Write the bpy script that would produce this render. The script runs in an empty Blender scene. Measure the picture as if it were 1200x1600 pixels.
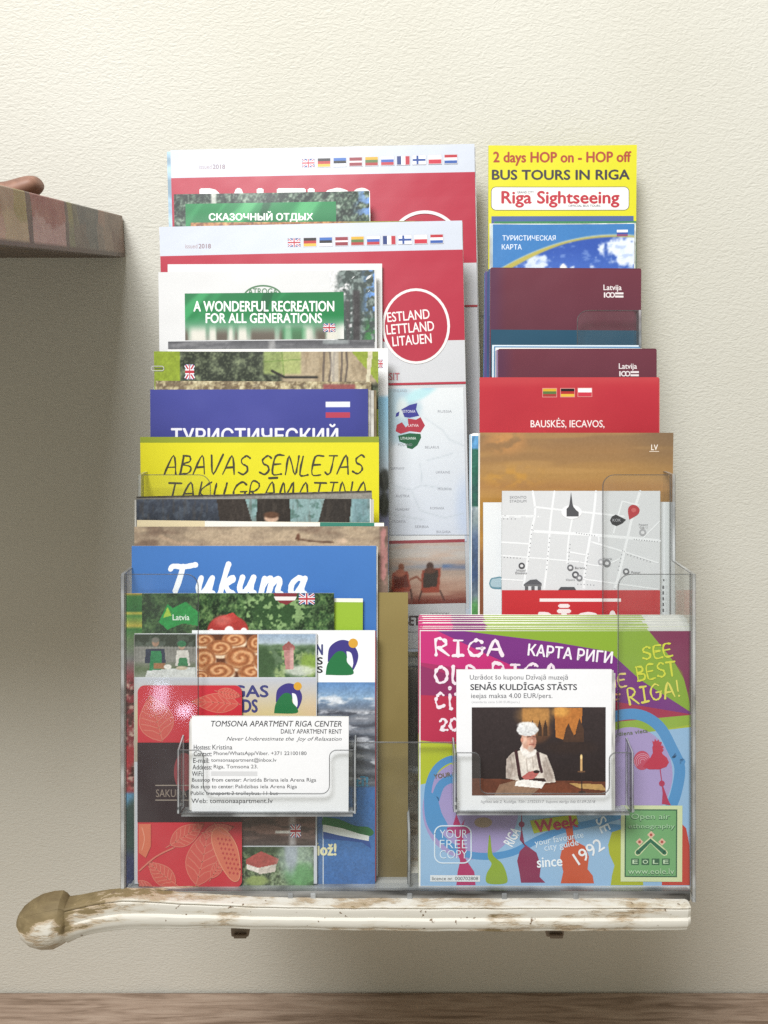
import bpy, bmesh, math, random
import numpy as np
from mathutils import Vector, Matrix, Euler
from mathutils.geometry import tessellate_polygon

random.seed(4)
RNG = np.random.default_rng(11)
scene = bpy.context.scene
COL = scene.collection
PI = math.pi

# ------------------------------------------------------------------ camera, light, exposure
FPX = 1400.0                      # focal length in pixels of the 1200 x 1600 photograph
TH = math.radians(14.4)           # the camera looks down by this; the rack reclines by the same
CT, ST = math.cos(TH), math.sin(TH)
RX = PI / 2 - TH                  # rotation of everything that stands parallel to the rack's panels

cam_d = bpy.data.cameras.new('camera')
cam = bpy.data.objects.new('camera', cam_d)
COL.objects.link(cam)
cam_d.sensor_fit = 'VERTICAL'
cam_d.sensor_height = 24.0
cam_d.lens = FPX / 1600.0 * 24.0
cam_d.clip_start = 0.02
cam_d.clip_end = 50
cam.location = (0, 0, 0)
cam.rotation_euler = (RX, 0, 0)
scene.camera = cam

scene.render.engine = 'CYCLES'
scene.cycles.use_denoising = False
scene.cycles.use_adaptive_sampling = False
scene.cycles.sample_clamp_indirect = 4.0
scene.cycles.max_bounces = 10
scene.cycles.transparent_max_bounces = 40
scene.cycles.caustics_reflective = False
scene.cycles.caustics_refractive = False
vs = scene.view_settings
vs.view_transform = 'Standard'
vs.look = 'None'
vs.exposure = 0.14
vs.gamma = 1.0

world = bpy.data.worlds.new('World')
scene.world = world
world.use_nodes = True
bg = world.node_tree.nodes['Background']
bg.inputs[0].default_value = (0.98, 0.935, 0.775, 1)
bg.inputs[1].default_value = 0.36


def area_lamp(name, loc, target, sx, sy, power, col):
    d = bpy.data.lights.new(name, 'AREA')
    d.shape = 'RECTANGLE'
    d.size, d.size_y = sx, sy
    d.energy = power
    d.color = col
    o = bpy.data.objects.new(name, d)
    COL.objects.link(o)
    o.location = loc
    o.rotation_euler = (Vector(target) - Vector(loc)).to_track_quat('-Z', 'Y').to_euler()
    return o


area_lamp('ceiling_lamp', (-0.25, -0.30, 1.05), (0.05, 0.70, 0.05), 0.50, 0.50, 13.0, (0.97, 0.98, 1.0))
area_lamp('front_fill_light', (-0.95, -1.15, 2.35), (0.0, 0.65, -0.10), 1.1, 0.9, 66.0, (0.97, 0.985, 1.0))  # unseen fill added high behind the camera to even out the brightness
area_lamp('glint_light', (-0.4625, -0.870, -0.172), (-0.12, 0.5, -0.1), 0.030, 0.055, 0.055, (0.66, 0.74, 1.0))  # small unseen sources added behind the camera for violet glints on the acrylic
area_lamp('glint_light', (-0.412, -0.877, -0.200), (-0.12, 0.5, -0.1), 0.030, 0.022, 0.035, (0.70, 0.76, 1.0))


# ------------------------------------------------------------------ helpers
def lin(c):
    c = np.asarray(c, dtype=float)
    return np.where(c <= 0.04045, c / 12.92, ((c + 0.055) / 1.055) ** 2.4)


def hx(s):
    s = s.lstrip('#')
    return tuple(int(s[i:i + 2], 16) / 255 for i in (0, 2, 4))


def world_pt(x, u, w):
    """rack frame (right, up along the panels, away along the camera's axis) -> world"""
    return Vector((x, w * CT + u * ST, u * CT - w * ST))


def tag(o, label=None, cat=None, group=None, kind=None):
    if label: o['label'] = label
    if cat: o['category'] = cat
    if group: o['group'] = group
    if kind: o['kind'] = kind
    return o


def empty(name, loc=(0, 0, 0), rot=(0, 0, 0), parent=None):
    o = bpy.data.objects.new(name, None)
    COL.objects.link(o)
    o.location = loc
    o.rotation_euler = rot
    o.empty_display_size = 0.02
    if parent: o.parent = parent
    return o


def mesh_obj(name, bm, mat, parent=None, smooth=False):
    me = bpy.data.meshes.new(name)
    bm.to_mesh(me)
    bm.free()
    if smooth:
        for p in me.polygons: p.use_smooth = True
    o = bpy.data.objects.new(name, me)
    COL.objects.link(o)
    for m in (mat if isinstance(mat, (list, tuple)) else [mat]):
        me.materials.append(m)
    if parent: o.parent = parent
    return o


def add_box(bm, x0, x1, y0, y1, z0, z1, bevel=0.0, seg=2, mi=0):
    vs_ = [bm.verts.new(p) for p in ((x0, y0, z0), (x1, y0, z0), (x1, y1, z0), (x0, y1, z0),
                                     (x0, y0, z1), (x1, y0, z1), (x1, y1, z1), (x0, y1, z1))]
    fs = [bm.faces.new([vs_[i] for i in q]) for q in
          ((3, 2, 1, 0), (4, 5, 6, 7), (0, 1, 5, 4), (1, 2, 6, 5), (2, 3, 7, 6), (3, 0, 4, 7))]
    for f in fs: f.material_index = mi
    if bevel > 0:
        es = {e for f in fs for e in f.edges}
        bmesh.ops.bevel(bm, geom=list(es), offset=bevel, segments=seg, profile=0.5, affect='EDGES')


# ------------------------------------------------------------------ materials
def new_mat(name):
    m = bpy.data.materials.new(name)
    m.use_nodes = True
    nt = m.node_tree
    return m, nt, nt.nodes, nt.links, nt.nodes['Principled BSDF']


def print_mat(name, rough, spec=0.5, coat=0.0):
    m, nt, N, Lk, b = new_mat(name)
    a = N.new('ShaderNodeVertexColor'); a.layer_name = 'ink'
    tc = N.new('ShaderNodeTexCoord')
    n1 = N.new('ShaderNodeTexNoise'); n1.inputs['Scale'].default_value = 900; n1.inputs['Detail'].default_value = 2
    n2 = N.new('ShaderNodeTexNoise'); n2.inputs['Scale'].default_value = 18; n2.inputs['Detail'].default_value = 2
    Lk.new(tc.outputs['Object'], n1.inputs['Vector']); Lk.new(tc.outputs['Object'], n2.inputs['Vector'])
    # a little ink grain and unevenness
    mr = N.new('ShaderNodeMapRange'); mr.inputs['From Min'].default_value = 0.3; mr.inputs['From Max'].default_value = 0.7
    mr.inputs['To Min'].default_value = 0.975; mr.inputs['To Max'].default_value = 1.01
    Lk.new(n1.outputs['Fac'], mr.inputs['Value'])
    mx = N.new('ShaderNodeVectorMath'); mx.operation = 'SCALE'
    Lk.new(a.outputs['Color'], mx.inputs[0]); Lk.new(mr.outputs[0], mx.inputs['Scale'])
    Lk.new(mx.outputs[0], b.inputs['Base Color'])
    b.inputs['Roughness'].default_value = rough
    b.inputs['Specular IOR Level'].default_value = spec
    bp = N.new('ShaderNodeBump'); bp.inputs['Strength'].default_value = 0.25; bp.inputs['Distance'].default_value = 0.004
    Lk.new(n2.outputs['Fac'], bp.inputs['Height']); Lk.new(bp.outputs[0], b.inputs['Normal'])
    return m


def paper_mat(name, col, line=True):
    m, nt, N, Lk, b = new_mat(name)
    tc = N.new('ShaderNodeTexCoord')
    mp = N.new('ShaderNodeMapping'); mp.inputs['Scale'].default_value = (20, 20, 3500)
    n1 = N.new('ShaderNodeTexNoise'); n1.inputs['Scale'].default_value = 1.0
    Lk.new(tc.outputs['Object'], mp.inputs[0]); Lk.new(mp.outputs[0], n1.inputs['Vector'])
    rp = N.new('ShaderNodeValToRGB')
    c = lin(col)
    rp.color_ramp.elements[0].position = 0.35; rp.color_ramp.elements[0].color = (*(c * 0.55), 1)
    rp.color_ramp.elements[1].position = 0.62; rp.color_ramp.elements[1].color = (*c, 1)
    Lk.new(n1.outputs['Fac'], rp.inputs[0]); Lk.new(rp.outputs[0], b.inputs['Base Color'])
    b.inputs['Roughness'].default_value = 0.7
    return m


INK_GLOSS = print_mat('glossy_print', 0.34, 0.36)
INK_SATIN = print_mat('satin_print', 0.48, 0.36)
INK_MATTE = print_mat('matte_print', 0.7, 0.3)
_paper = {}


def PAPER(h):
    if h not in _paper: _paper[h] = paper_mat('paper_block', hx(h))
    return _paper[h]


def acrylic():
    m, nt, N, Lk, b = new_mat('clear_acrylic')
    N.remove(b)
    out = N['Material Output']
    lw = N.new('ShaderNodeLayerWeight'); lw.inputs['Blend'].default_value = 0.5
    pw = N.new('ShaderNodeMath'); pw.operation = 'POWER'; pw.inputs[1].default_value = 5.0
    Lk.new(lw.outputs['Facing'], pw.inputs[0])
    ma = N.new('ShaderNodeMath'); ma.operation = 'MULTIPLY_ADD'; ma.inputs[1].default_value = 0.6; ma.inputs[2].default_value = 0.024
    Lk.new(pw.outputs[0], ma.inputs[0])
    tr = N.new('ShaderNodeBsdfTransparent'); tr.inputs[0].default_value = (0.978, 0.984, 0.982, 1)
    gl = N.new('ShaderNodeBsdfGlossy'); gl.inputs['Roughness'].default_value = 0.055; gl.inputs['Color'].default_value = (1, 1, 1, 1)
    # handling haze: fine scratches and smears that catch light
    tc = N.new('ShaderNodeTexCoord')
    n = N.new('ShaderNodeTexNoise'); n.inputs['Scale'].default_value = 30; n.inputs['Detail'].default_value = 6
    Lk.new(tc.outputs['Object'], n.inputs['Vector'])
    mr = N.new('ShaderNodeMapRange'); mr.inputs['From Min'].default_value = 0.4; mr.inputs['From Max'].default_value = 0.75
    mr.inputs['To Min'].default_value = 0.002; mr.inputs['To Max'].default_value = 0.016
    Lk.new(n.outputs['Fac'], mr.inputs['Value'])
    di = N.new('ShaderNodeBsdfDiffuse'); di.inputs[0].default_value = (0.8, 0.82, 0.83, 1)
    m1 = N.new('ShaderNodeMixShader'); m2 = N.new('ShaderNodeMixShader')
    Lk.new(mr.outputs[0], m1.inputs[0]); Lk.new(tr.outputs[0], m1.inputs[1]); Lk.new(di.outputs[0], m1.inputs[2])
    Lk.new(ma.outputs[0], m2.inputs[0]); Lk.new(m1.outputs[0], m2.inputs[1]); Lk.new(gl.outputs[0], m2.inputs[2])
    Lk.new(m2.outputs[0], out.inputs['Surface'])
    return m


def acrylic_edge():
    m, nt, N, Lk, b = new_mat('acrylic_cut_edge')
    tc = N.new('ShaderNodeTexCoord')
    n = N.new('ShaderNodeTexNoise'); n.inputs['Scale'].default_value = 45; n.inputs['Detail'].default_value = 2
    Lk.new(tc.outputs['Object'], n.inputs['Vector'])
    rp = N.new('ShaderNodeValToRGB')
    rp.color_ramp.elements[0].position = 0.35; rp.color_ramp.elements[0].color = (0.20, 0.205, 0.21, 1)
    rp.color_ramp.elements[1].position = 0.62; rp.color_ramp.elements[1].color = (0.55, 0.57, 0.58, 1)
    Lk.new(n.outputs['Fac'], rp.inputs[0]); Lk.new(rp.outputs[0], b.inputs['Base Color'])
    b.inputs['Roughness'].default_value = 0.12
    b.inputs['Alpha'].default_value = 0.62
    return m


def acrylic_rail():
    m, nt, N, Lk, b = new_mat('thick_acrylic_rail')
    tc = N.new('ShaderNodeTexCoord')
    mp = N.new('ShaderNodeMapping'); mp.inputs['Scale'].default_value = (14, 120, 60)
    n = N.new('ShaderNodeTexNoise'); n.inputs['Scale'].default_value = 1.0; n.inputs['Detail'].default_value = 3
    Lk.new(tc.outputs['Object'], mp.inputs[0]); Lk.new(mp.outputs[0], n.inputs['Vector'])
    rp = N.new('ShaderNodeValToRGB')
    rp.color_ramp.elements[0].position = 0.38; rp.color_ramp.elements[0].color = (0.04, 0.038, 0.037, 1)
    rp.color_ramp.elements[1].position = 0.66; rp.color_ramp.elements[1].color = (0.36, 0.36, 0.35, 1)  # reflected greys of the clear rail are put into its base colour
    Lk.new(n.outputs['Fac'], rp.inputs[0]); Lk.new(rp.outputs[0], b.inputs['Base Color'])
    b.inputs['Roughness'].default_value = 0.1
    b.inputs['Alpha'].default_value = 0.72
    return m


def acrylic_chamfer():
    m, nt, N, Lk, b = new_mat('acrylic_chamfer')
    b.inputs['Base Color'].default_value = (0.07, 0.072, 0.075, 1)  # dark refraction of the bevel facets, painted as base colour
    b.inputs['Roughness'].default_value = 0.08
    b.inputs['Alpha'].default_value = 0.7
    return m


ACR = [acrylic(), acrylic_edge(), acrylic_chamfer()]
RAIL = acrylic_rail()


def slab(bm, pts, place, t, e=0.00042):
    """extruded outline with chamfered edges; place(a, b, d) -> 3-D; faces material 0, cut edges material 1, chamfers material 2"""
    P_ = [p for i, p in enumerate(pts) if math.hypot(p[0] - pts[i - 1][0], p[1] - pts[i - 1][1]) > 1e-6]
    n = len(P_)
    ar = sum(P_[i][0] * P_[(i + 1) % n][1] - P_[(i + 1) % n][0] * P_[i][1] for i in range(n))
    sg = 1 if ar > 0 else -1
    ins = []
    for i in range(n):
        p0, p1, p2 = (Vector(P_[i - 1]), Vector(P_[i]), Vector(P_[(i + 1) % n]))
        d1 = (p1 - p0).normalized(); d2 = (p2 - p1).normalized()
        n1 = Vector((-d1.y, d1.x)) * sg; n2 = Vector((-d2.y, d2.x)) * sg
        m = n1 + n2
        k = m.length_squared
        m = m * (2 / k if k > 0.3 else 2 / 0.3)
        ins.append(tuple(p1 + m * e))
    A0 = [bm.verts.new(place(a, b, 0.0)) for a, b in ins]
    A = [bm.verts.new(place(a, b, e)) for a, b in P_]
    B = [bm.verts.new(place(a, b, t - e)) for a, b in P_]
    B0 = [bm.verts.new(place(a, b, t)) for a, b in ins]
    for tr in tessellate_polygon([[Vector((a, b, 0)) for a, b in ins]]):
        try:
            bm.faces.new([A0[i] for i in tr]).material_index = 0
            bm.faces.new([B0[i] for i in reversed(tr)]).material_index = 0
        except ValueError:
            pass
    for i in range(n):
        j = (i + 1) % n
        bm.faces.new((A0[i], A0[j], A[j], A[i])).material_index = 2
        bm.faces.new((A[i], A[j], B[j], B[i])).material_index = 1
        bm.faces.new((B[i], B[j], B0[j], B0[i])).material_index = 2


def arc(cx, cy, r, a0, a1, n=7):
    return [(cx + r * math.cos(math.radians(a0 + (a1 - a0) * i / n)),
             cy + r * math.sin(math.radians(a0 + (a1 - a0) * i / n))) for i in range(n + 1)]


# ------------------------------------------------------------------ noise and painted pictures (for printed photographs)
_T = RNG.random((256, 256))


def vnoise(x, y):
    xi = np.floor(x).astype(int); yi = np.floor(y).astype(int)
    fx = x - xi; fy = y - yi
    fx = fx * fx * (3 - 2 * fx); fy = fy * fy * (3 - 2 * fy)
    g = lambda i, j: _T[(xi + i) & 255, (yi + j) & 255]
    return (g(0, 0) * (1 - fx) + g(1, 0) * fx) * (1 - fy) + (g(0, 1) * (1 - fx) + g(1, 1) * fx) * fy


def fbm(x, y, o=4):
    s = 0; a = 0.5; t = 0
    for k in range(o):
        s = s + a * vnoise(x * 2 ** k + 17.3 * k, y * 2 ** k + 5.1 * k); t += a; a *= 0.55
    return s / t


def sm(a, b, x):
    t = np.clip((x - a) / (b - a), 0, 1)
    return t * t * (3 - 2 * t)


class Pic:
    """a picture painted on a grid; coordinates in photograph pixels"""
    def __init__(s, x0, y0, x1, y1, cell):
        s.nx = max(2, int((x1 - x0) / cell)); s.ny = max(2, int((y1 - y0) / cell))
        s.X, s.Y = np.meshgrid(np.linspace(x0, x1, s.nx + 1), np.linspace(y0, y1, s.ny + 1))
        s.C = np.ones(s.X.shape + (3,))
        s.b = (x0, y0, x1, y1)

    def mix(s, m, col):
        m = np.clip(m, 0, 1)[..., None]
        c = np.array(hx(col)) if isinstance(col, str) else np.asarray(col)
        s.C = s.C * (1 - m) + c * m
        return s

    def vgrad(s, stops):
        ys = [a for a, _ in stops]
        cs = np.array([hx(c) for _, c in stops])
        for k in range(3): s.C[..., k] = np.interp(s.Y, ys, cs[:, k])
        return s

    def n(s, sx, sy=None, o=4, seed=0):
        return fbm(s.X / sx + seed * 7.7, s.Y / (sy or sx) + seed * 3.3, o)

    def mell(s, cx, cy, rx, ry, soft=0.15, rough=0.0, ang=0):
        a = math.radians(ang)
        dx, dy = s.X - cx, s.Y - cy
        d = np.sqrt(((dx * math.cos(a) + dy * math.sin(a)) / rx) ** 2 + ((-dx * math.sin(a) + dy * math.cos(a)) / ry) ** 2)
        if rough: d = d + rough * (s.n(max(2.0, min(rx, ry) * 0.5)) - 0.5)
        return 1 - sm(1 - soft, 1 + soft, d)

    def ell(s, cx, cy, rx, ry, col, soft=0.15, rough=0.0, ang=0, al=1):
        return s.mix(s.mell(cx, cy, rx, ry, soft, rough, ang) * al, col)

    def mpoly(s, pts):
        ins = np.zeros(s.X.shape, bool)
        n = len(pts)
        for i in range(n):
            x1, y1 = pts[i]; x2, y2 = pts[(i + 1) % n]
            if y1 == y2: continue
            c = ((s.Y < y1) != (s.Y < y2)) & (s.X < (x2 - x1) * (s.Y - y1) / (y2 - y1) + x1)
            ins ^= c
        return ins.astype(float)

    def poly(s, pts, col, al=1):
        return s.mix(s.mpoly(pts) * al, col)

    def rect(s, x0, y0, x1, y1, col, soft=0.6, al=1):
        m = sm(x0 - soft, x0 + soft, s.X) * (1 - sm(x1 - soft, x1 + soft, s.X)) * sm(y0 - soft, y0 + soft, s.Y) * (1 - sm(y1 - soft, y1 + soft, s.Y))
        return s.mix(m * al, col)

    def line(s, pts, w, col, al=1, soft=0.6):
        m = np.zeros(s.X.shape)
        for (x1, y1), (x2, y2) in zip(pts[:-1], pts[1:]):
            L2 = (x2 - x1) ** 2 + (y2 - y1) ** 2 + 1e-9
            t = np.clip(((s.X - x1) * (x2 - x1) + (s.Y - y1) * (y2 - y1)) / L2, 0, 1)
            d = np.hypot(s.X - x1 - t * (x2 - x1), s.Y - y1 - t * (y2 - y1))
            m = np.maximum(m, 1 - sm(w / 2 - soft, w / 2 + soft, d))
        return s.mix(m * al, col)

    def foliage(s, dark, mid, light, size=9, mask=None, seed=1):
        f = s.n(size, o=5, seed=seed); g = s.n(size * 0.35, o=3, seed=seed + 4)
        m = 1.0 if mask is None else mask
        s.mix(m * np.ones(s.X.shape), dark)
        s.mix(m * sm(0.38, 0.60, f), mid)
        s.mix(m * sm(0.50, 0.78, f * 0.6 + g * 0.4), light)
        h = s.n(2.6, o=2, seed=seed + 9)
        s.mix(m * sm(0.55, 0.75, h) * 0.45, light); s.mix(m * sm(0.55, 0.75, 1 - h) * 0.5, dark)
        return s

    def blur(s):
        for ax in (0, 1):
            c = s.C; f = np.take(c, [0], ax); l = np.take(c, [-1], ax)
            e = np.concatenate((f, c, l), ax); n_ = c.shape[ax]
            s.C = 0.13 * np.take(e, range(0, n_), ax) + 0.74 * c + 0.13 * np.take(e, range(2, n_ + 2), ax)
        return s

    def finish(s):
        c0 = s.C.copy()
        s.blur(); s.blur(); s.blur()
        s.C = c0 + 0.9 * (c0 - s.C)
        t = 1 + 0.20 * (s.n(2.4, o=2, seed=31) - 0.5) + 0.14 * (s.n(7, o=3, seed=37) - 0.5)
        s.C = np.clip(s.C * t[..., None], 0, 1)
        return s

    def grain(s, a=0.04):
        s.C = np.clip(s.C + (RNG.random(s.X.shape)[..., None] - 0.5) * a, 0, 1)
        return s


# ------------------------------------------------------------------ lettering
_tcache = {}


def glyphs(txt, bold=0.0, shear=0.0, space=1.0):
    k = (txt, bold, shear, space)
    if k not in _tcache:
        c = bpy.data.curves.new('lettering', 'FONT')
        c.body = txt; c.size = 1.0; c.resolution_u = 3; c.offset = bold; c.shear = shear; c.space_character = space
        o = bpy.data.objects.new('lettering', c)
        me = bpy.data.meshes.new_from_object(o)
        v = np.array([p.co[:2] for p in me.vertices]) if len(me.vertices) else np.zeros((0, 2))
        f = [tuple(p.vertices) for p in me.polygons]
        bpy.data.objects.remove(o); bpy.data.curves.remove(c); bpy.data.meshes.remove(me)
        _tcache[k] = (v, f)
    return _tcache[k]


# hand-lettered alphabet: strokes in a box 1 high
HAND = {
    'A': (.85, [[(0, 0), (.42, 1), (.82, 0)], [(.16, .36), (.70, .38)]]),
    'B': (.75, [[(.05, 0), (.05, 1)], [(.0, 1), (.5, .95), (.55, .68), (.06, .54), (.68, .40), (.62, .08), (.0, 0)]]),
    'C': (.8, [[(.75, .88), (.5, 1), (.15, .8), (.02, .45), (.18, .1), (.5, 0), (.78, .18)]]),
    'D': (.8, [[(.05, 0), (.05, 1), (.5, .9), (.75, .5), (.5, .1), (.05, 0)]]),
    'E': (.7, [[(.65, 1), (.05, .95), (.05, .02), (.68, 0)], [(.05, .52), (.52, .54)]]),
    'F': (.7, [[(.65, 1), (.05, .95), (.05, 0)], [(.05, .52), (.52, .54)]]),
    'G': (.9, [[(.78, .86), (.5, 1), (.15, .8), (.02, .42), (.2, .06), (.55, 0), (.78, .2), (.8, .45)], [(.48, .46), (.92, .48)]]),
    'H': (.8, [[(.05, 0), (.06, 1)], [(.68, 0), (.7, 1)], [(.06, .52), (.7, .54)]]),
    'I': (.6, [[(.28, 0), (.30, 1)], [(.05, 1), (.55, 1)], [(.0, 0), (.56, .02)]]),
    'J': (.7, [[(.1, 1), (.68, 1)], [(.45, 1), (.42, .2), (.25, 0), (.02, .12)]]),
    'K': (.75, [[(.05, 0), (.05, 1)], [(.68, 1), (.06, .48), (.72, 0)]]),
    'L': (.65, [[(.05, 1), (.05, .02), (.62, .0)]]),
    'M': (1., [[(.0, 0), (.12, 1), (.45, .3), (.8, 1), (.95, 0)]]),
    'N': (.85, [[(.03, 0), (.05, 1), (.72, 0), (.76, 1)]]),
    'O': (.85, [[(.4, 1), (.1, .8), (.02, .4), (.2, .05), (.5, 0), (.74, .3), (.7, .75), (.4, 1)]]),
    'P': (.75, [[(.05, 0), (.05, 1), (.55, .95), (.65, .7), (.4, .48), (.05, .45)]]),
    'R': (.8, [[(.05, 0), (.05, 1), (.5, .96), (.62, .74), (.4, .52), (.06, .46)], [(.2, .46), (.78, -.04)]]),
    'S': (.75, [[(.68, .88), (.4, 1), (.1, .8), (.2, .58), (.55, .44), (.66, .2), (.4, 0), (.02, .12)]]),
    'T': (.8, [[(.0, 1), (.8, .98)], [(.4, 1), (.38, 0)]]),
    'U': (.8, [[(.03, 1), (.05, .25), (.3, 0), (.6, .15), (.7, 1)]]),
    'V': (.85, [[(.0, 1), (.36, 0), (.82, 1.05)]]),
    'X': (.8, [[(.0, 1), (.72, 0)], [(.7, 1), (.0, 0)]]),
    'Y': (.8, [[(.0, 1), (.36, .5), (.74, 1)], [(.36, .5), (.34, 0)]]),
    '!': (.3, [[(.12, 1), (.1, .3)], [(.1, .04), (.11, 0)]]),
    '0': (.8, [[(.4, 1), (.1, .8), (.02, .4), (.2, .05), (.5, 0), (.74, .3), (.7, .75), (.4, 1)]]),
    '2': (.8, [[(.05, .78), (.3, 1), (.6, .85), (.55, .55), (.1, .05), (.75, .05)]]),
    'c': (.65, [[(.58, .52), (.35, .62), (.1, .45), (.05, .2), (.25, .0), (.6, .08)]]),
    'i': (.35, [[(.15, .6), (.17, .05), (.28, .0)], [(.15, .86), (.16, .9)]]),
    't': (.5, [[(.2, .9), (.22, .1), (.42, .0)], [(.0, .6), (.45, .62)]]),
    'y': (.6, [[(.05, .6), (.28, .1)], [(.55, .6), (.2, -.3)]]),
    '.': (.3, [[(.1, .02), (.12, 0)]]),
    ' ': (.5, []),
}
HAND['\u0100'] = (.85, HAND['A'][1] + [[(.15, 1.22), (.7, 1.24)]])
HAND['\u0145'] = (.85, HAND['N'][1] + [[(.4, -.15), (.34, -.35)]])
HAND['\u012a'] = (.6, HAND['I'][1] + [[(.05, 1.24), (.55, 1.24)]])
# brush script
SCRIPT = {
    'T': (.95, [[(.0, .84), (.1, .95), (.5, .93), (.95, 1.0)], [(.48, .95), (.4, .5), (.28, .05)]]),
    'u': (.72, [[(.15, .58), (.08, .2), (.18, .02), (.38, .14), (.58, .58)], [(.58, .58), (.52, .12), (.66, .02)]]),
    'k': (.66, [[(.3, 1.08), (.2, .6), (.1, 0)], [(.18, .3), (.5, .6), (.52, .5), (.24, .32)], [(.26, .32), (.42, .1), (.6, .02)]]),
    'm': (1.02, [[(.14, .58), (.06, 0)], [(.1, .3), (.3, .57), (.42, .5), (.36, 0)], [(.4, .3), (.62, .57), (.74, .48), (.7, .1), (.84, .02)]]),
    'a': (.74, [[(.56, .5), (.36, .6), (.12, .38), (.12, .08), (.3, .02), (.5, .3), (.6, .58)], [(.6, .58), (.52, .14), (.66, .02)]]),
}


def smooth_path(p, n=5):
    if len(p) < 3: return list(p)
    q = [p[0]] + list(p) + [p[-1]]
    out = []
    for i in range(1, len(q) - 2):
        P0, P1, P2, P3 = [np.array(a, float) for a in q[i - 1:i + 3]]
        for k in range(n):
            t = k / n
            out.append(tuple(0.5 * ((2 * P1) + (-P0 + P2) * t + (2 * P0 - 5 * P1 + 4 * P2 - P3) * t * t + (-P0 + 3 * P1 - 3 * P2 + P3) * t ** 3)))
    out.append(tuple(p[-1]))
    return out


def ribbon(p, w, jit=0.0, rnd=random):
    """a list of quads and end discs covering a stroke"""
    polys = []
    P = [np.array(a, float) for a in p]
    ws = [w * (1 + jit * rnd.uniform(-1, 1)) for _ in P]
    left, right = [], []
    for i, a in enumerate(P):
        d = (P[min(i + 1, len(P) - 1)] - P[max(i - 1, 0)])
        L = np.hypot(*d) or 1
        nrm = np.array((-d[1], d[0])) / L
        off = nrm * jit * w * 0.25 * rnd.uniform(-1, 1)
        left.append(a + off + nrm * ws[i] / 2); right.append(a + off - nrm * ws[i] / 2)
    for i in range(len(P) - 1):
        polys.append([left[i], left[i + 1], right[i + 1], right[i]])
    for e in (0, -1):
        polys.append([P[e] + ws[e] / 2 * np.array((math.cos(a), math.sin(a))) for a in np.linspace(0, 2 * PI, 9)[:-1]])
    return polys


# ------------------------------------------------------------------ a printed item (brochure, leaflet, card)
FLOOR_U = {1: -0.2222, 2: -0.1622, 3: -0.1022, 4: -0.0422}
STEP = 0.00003


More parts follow.
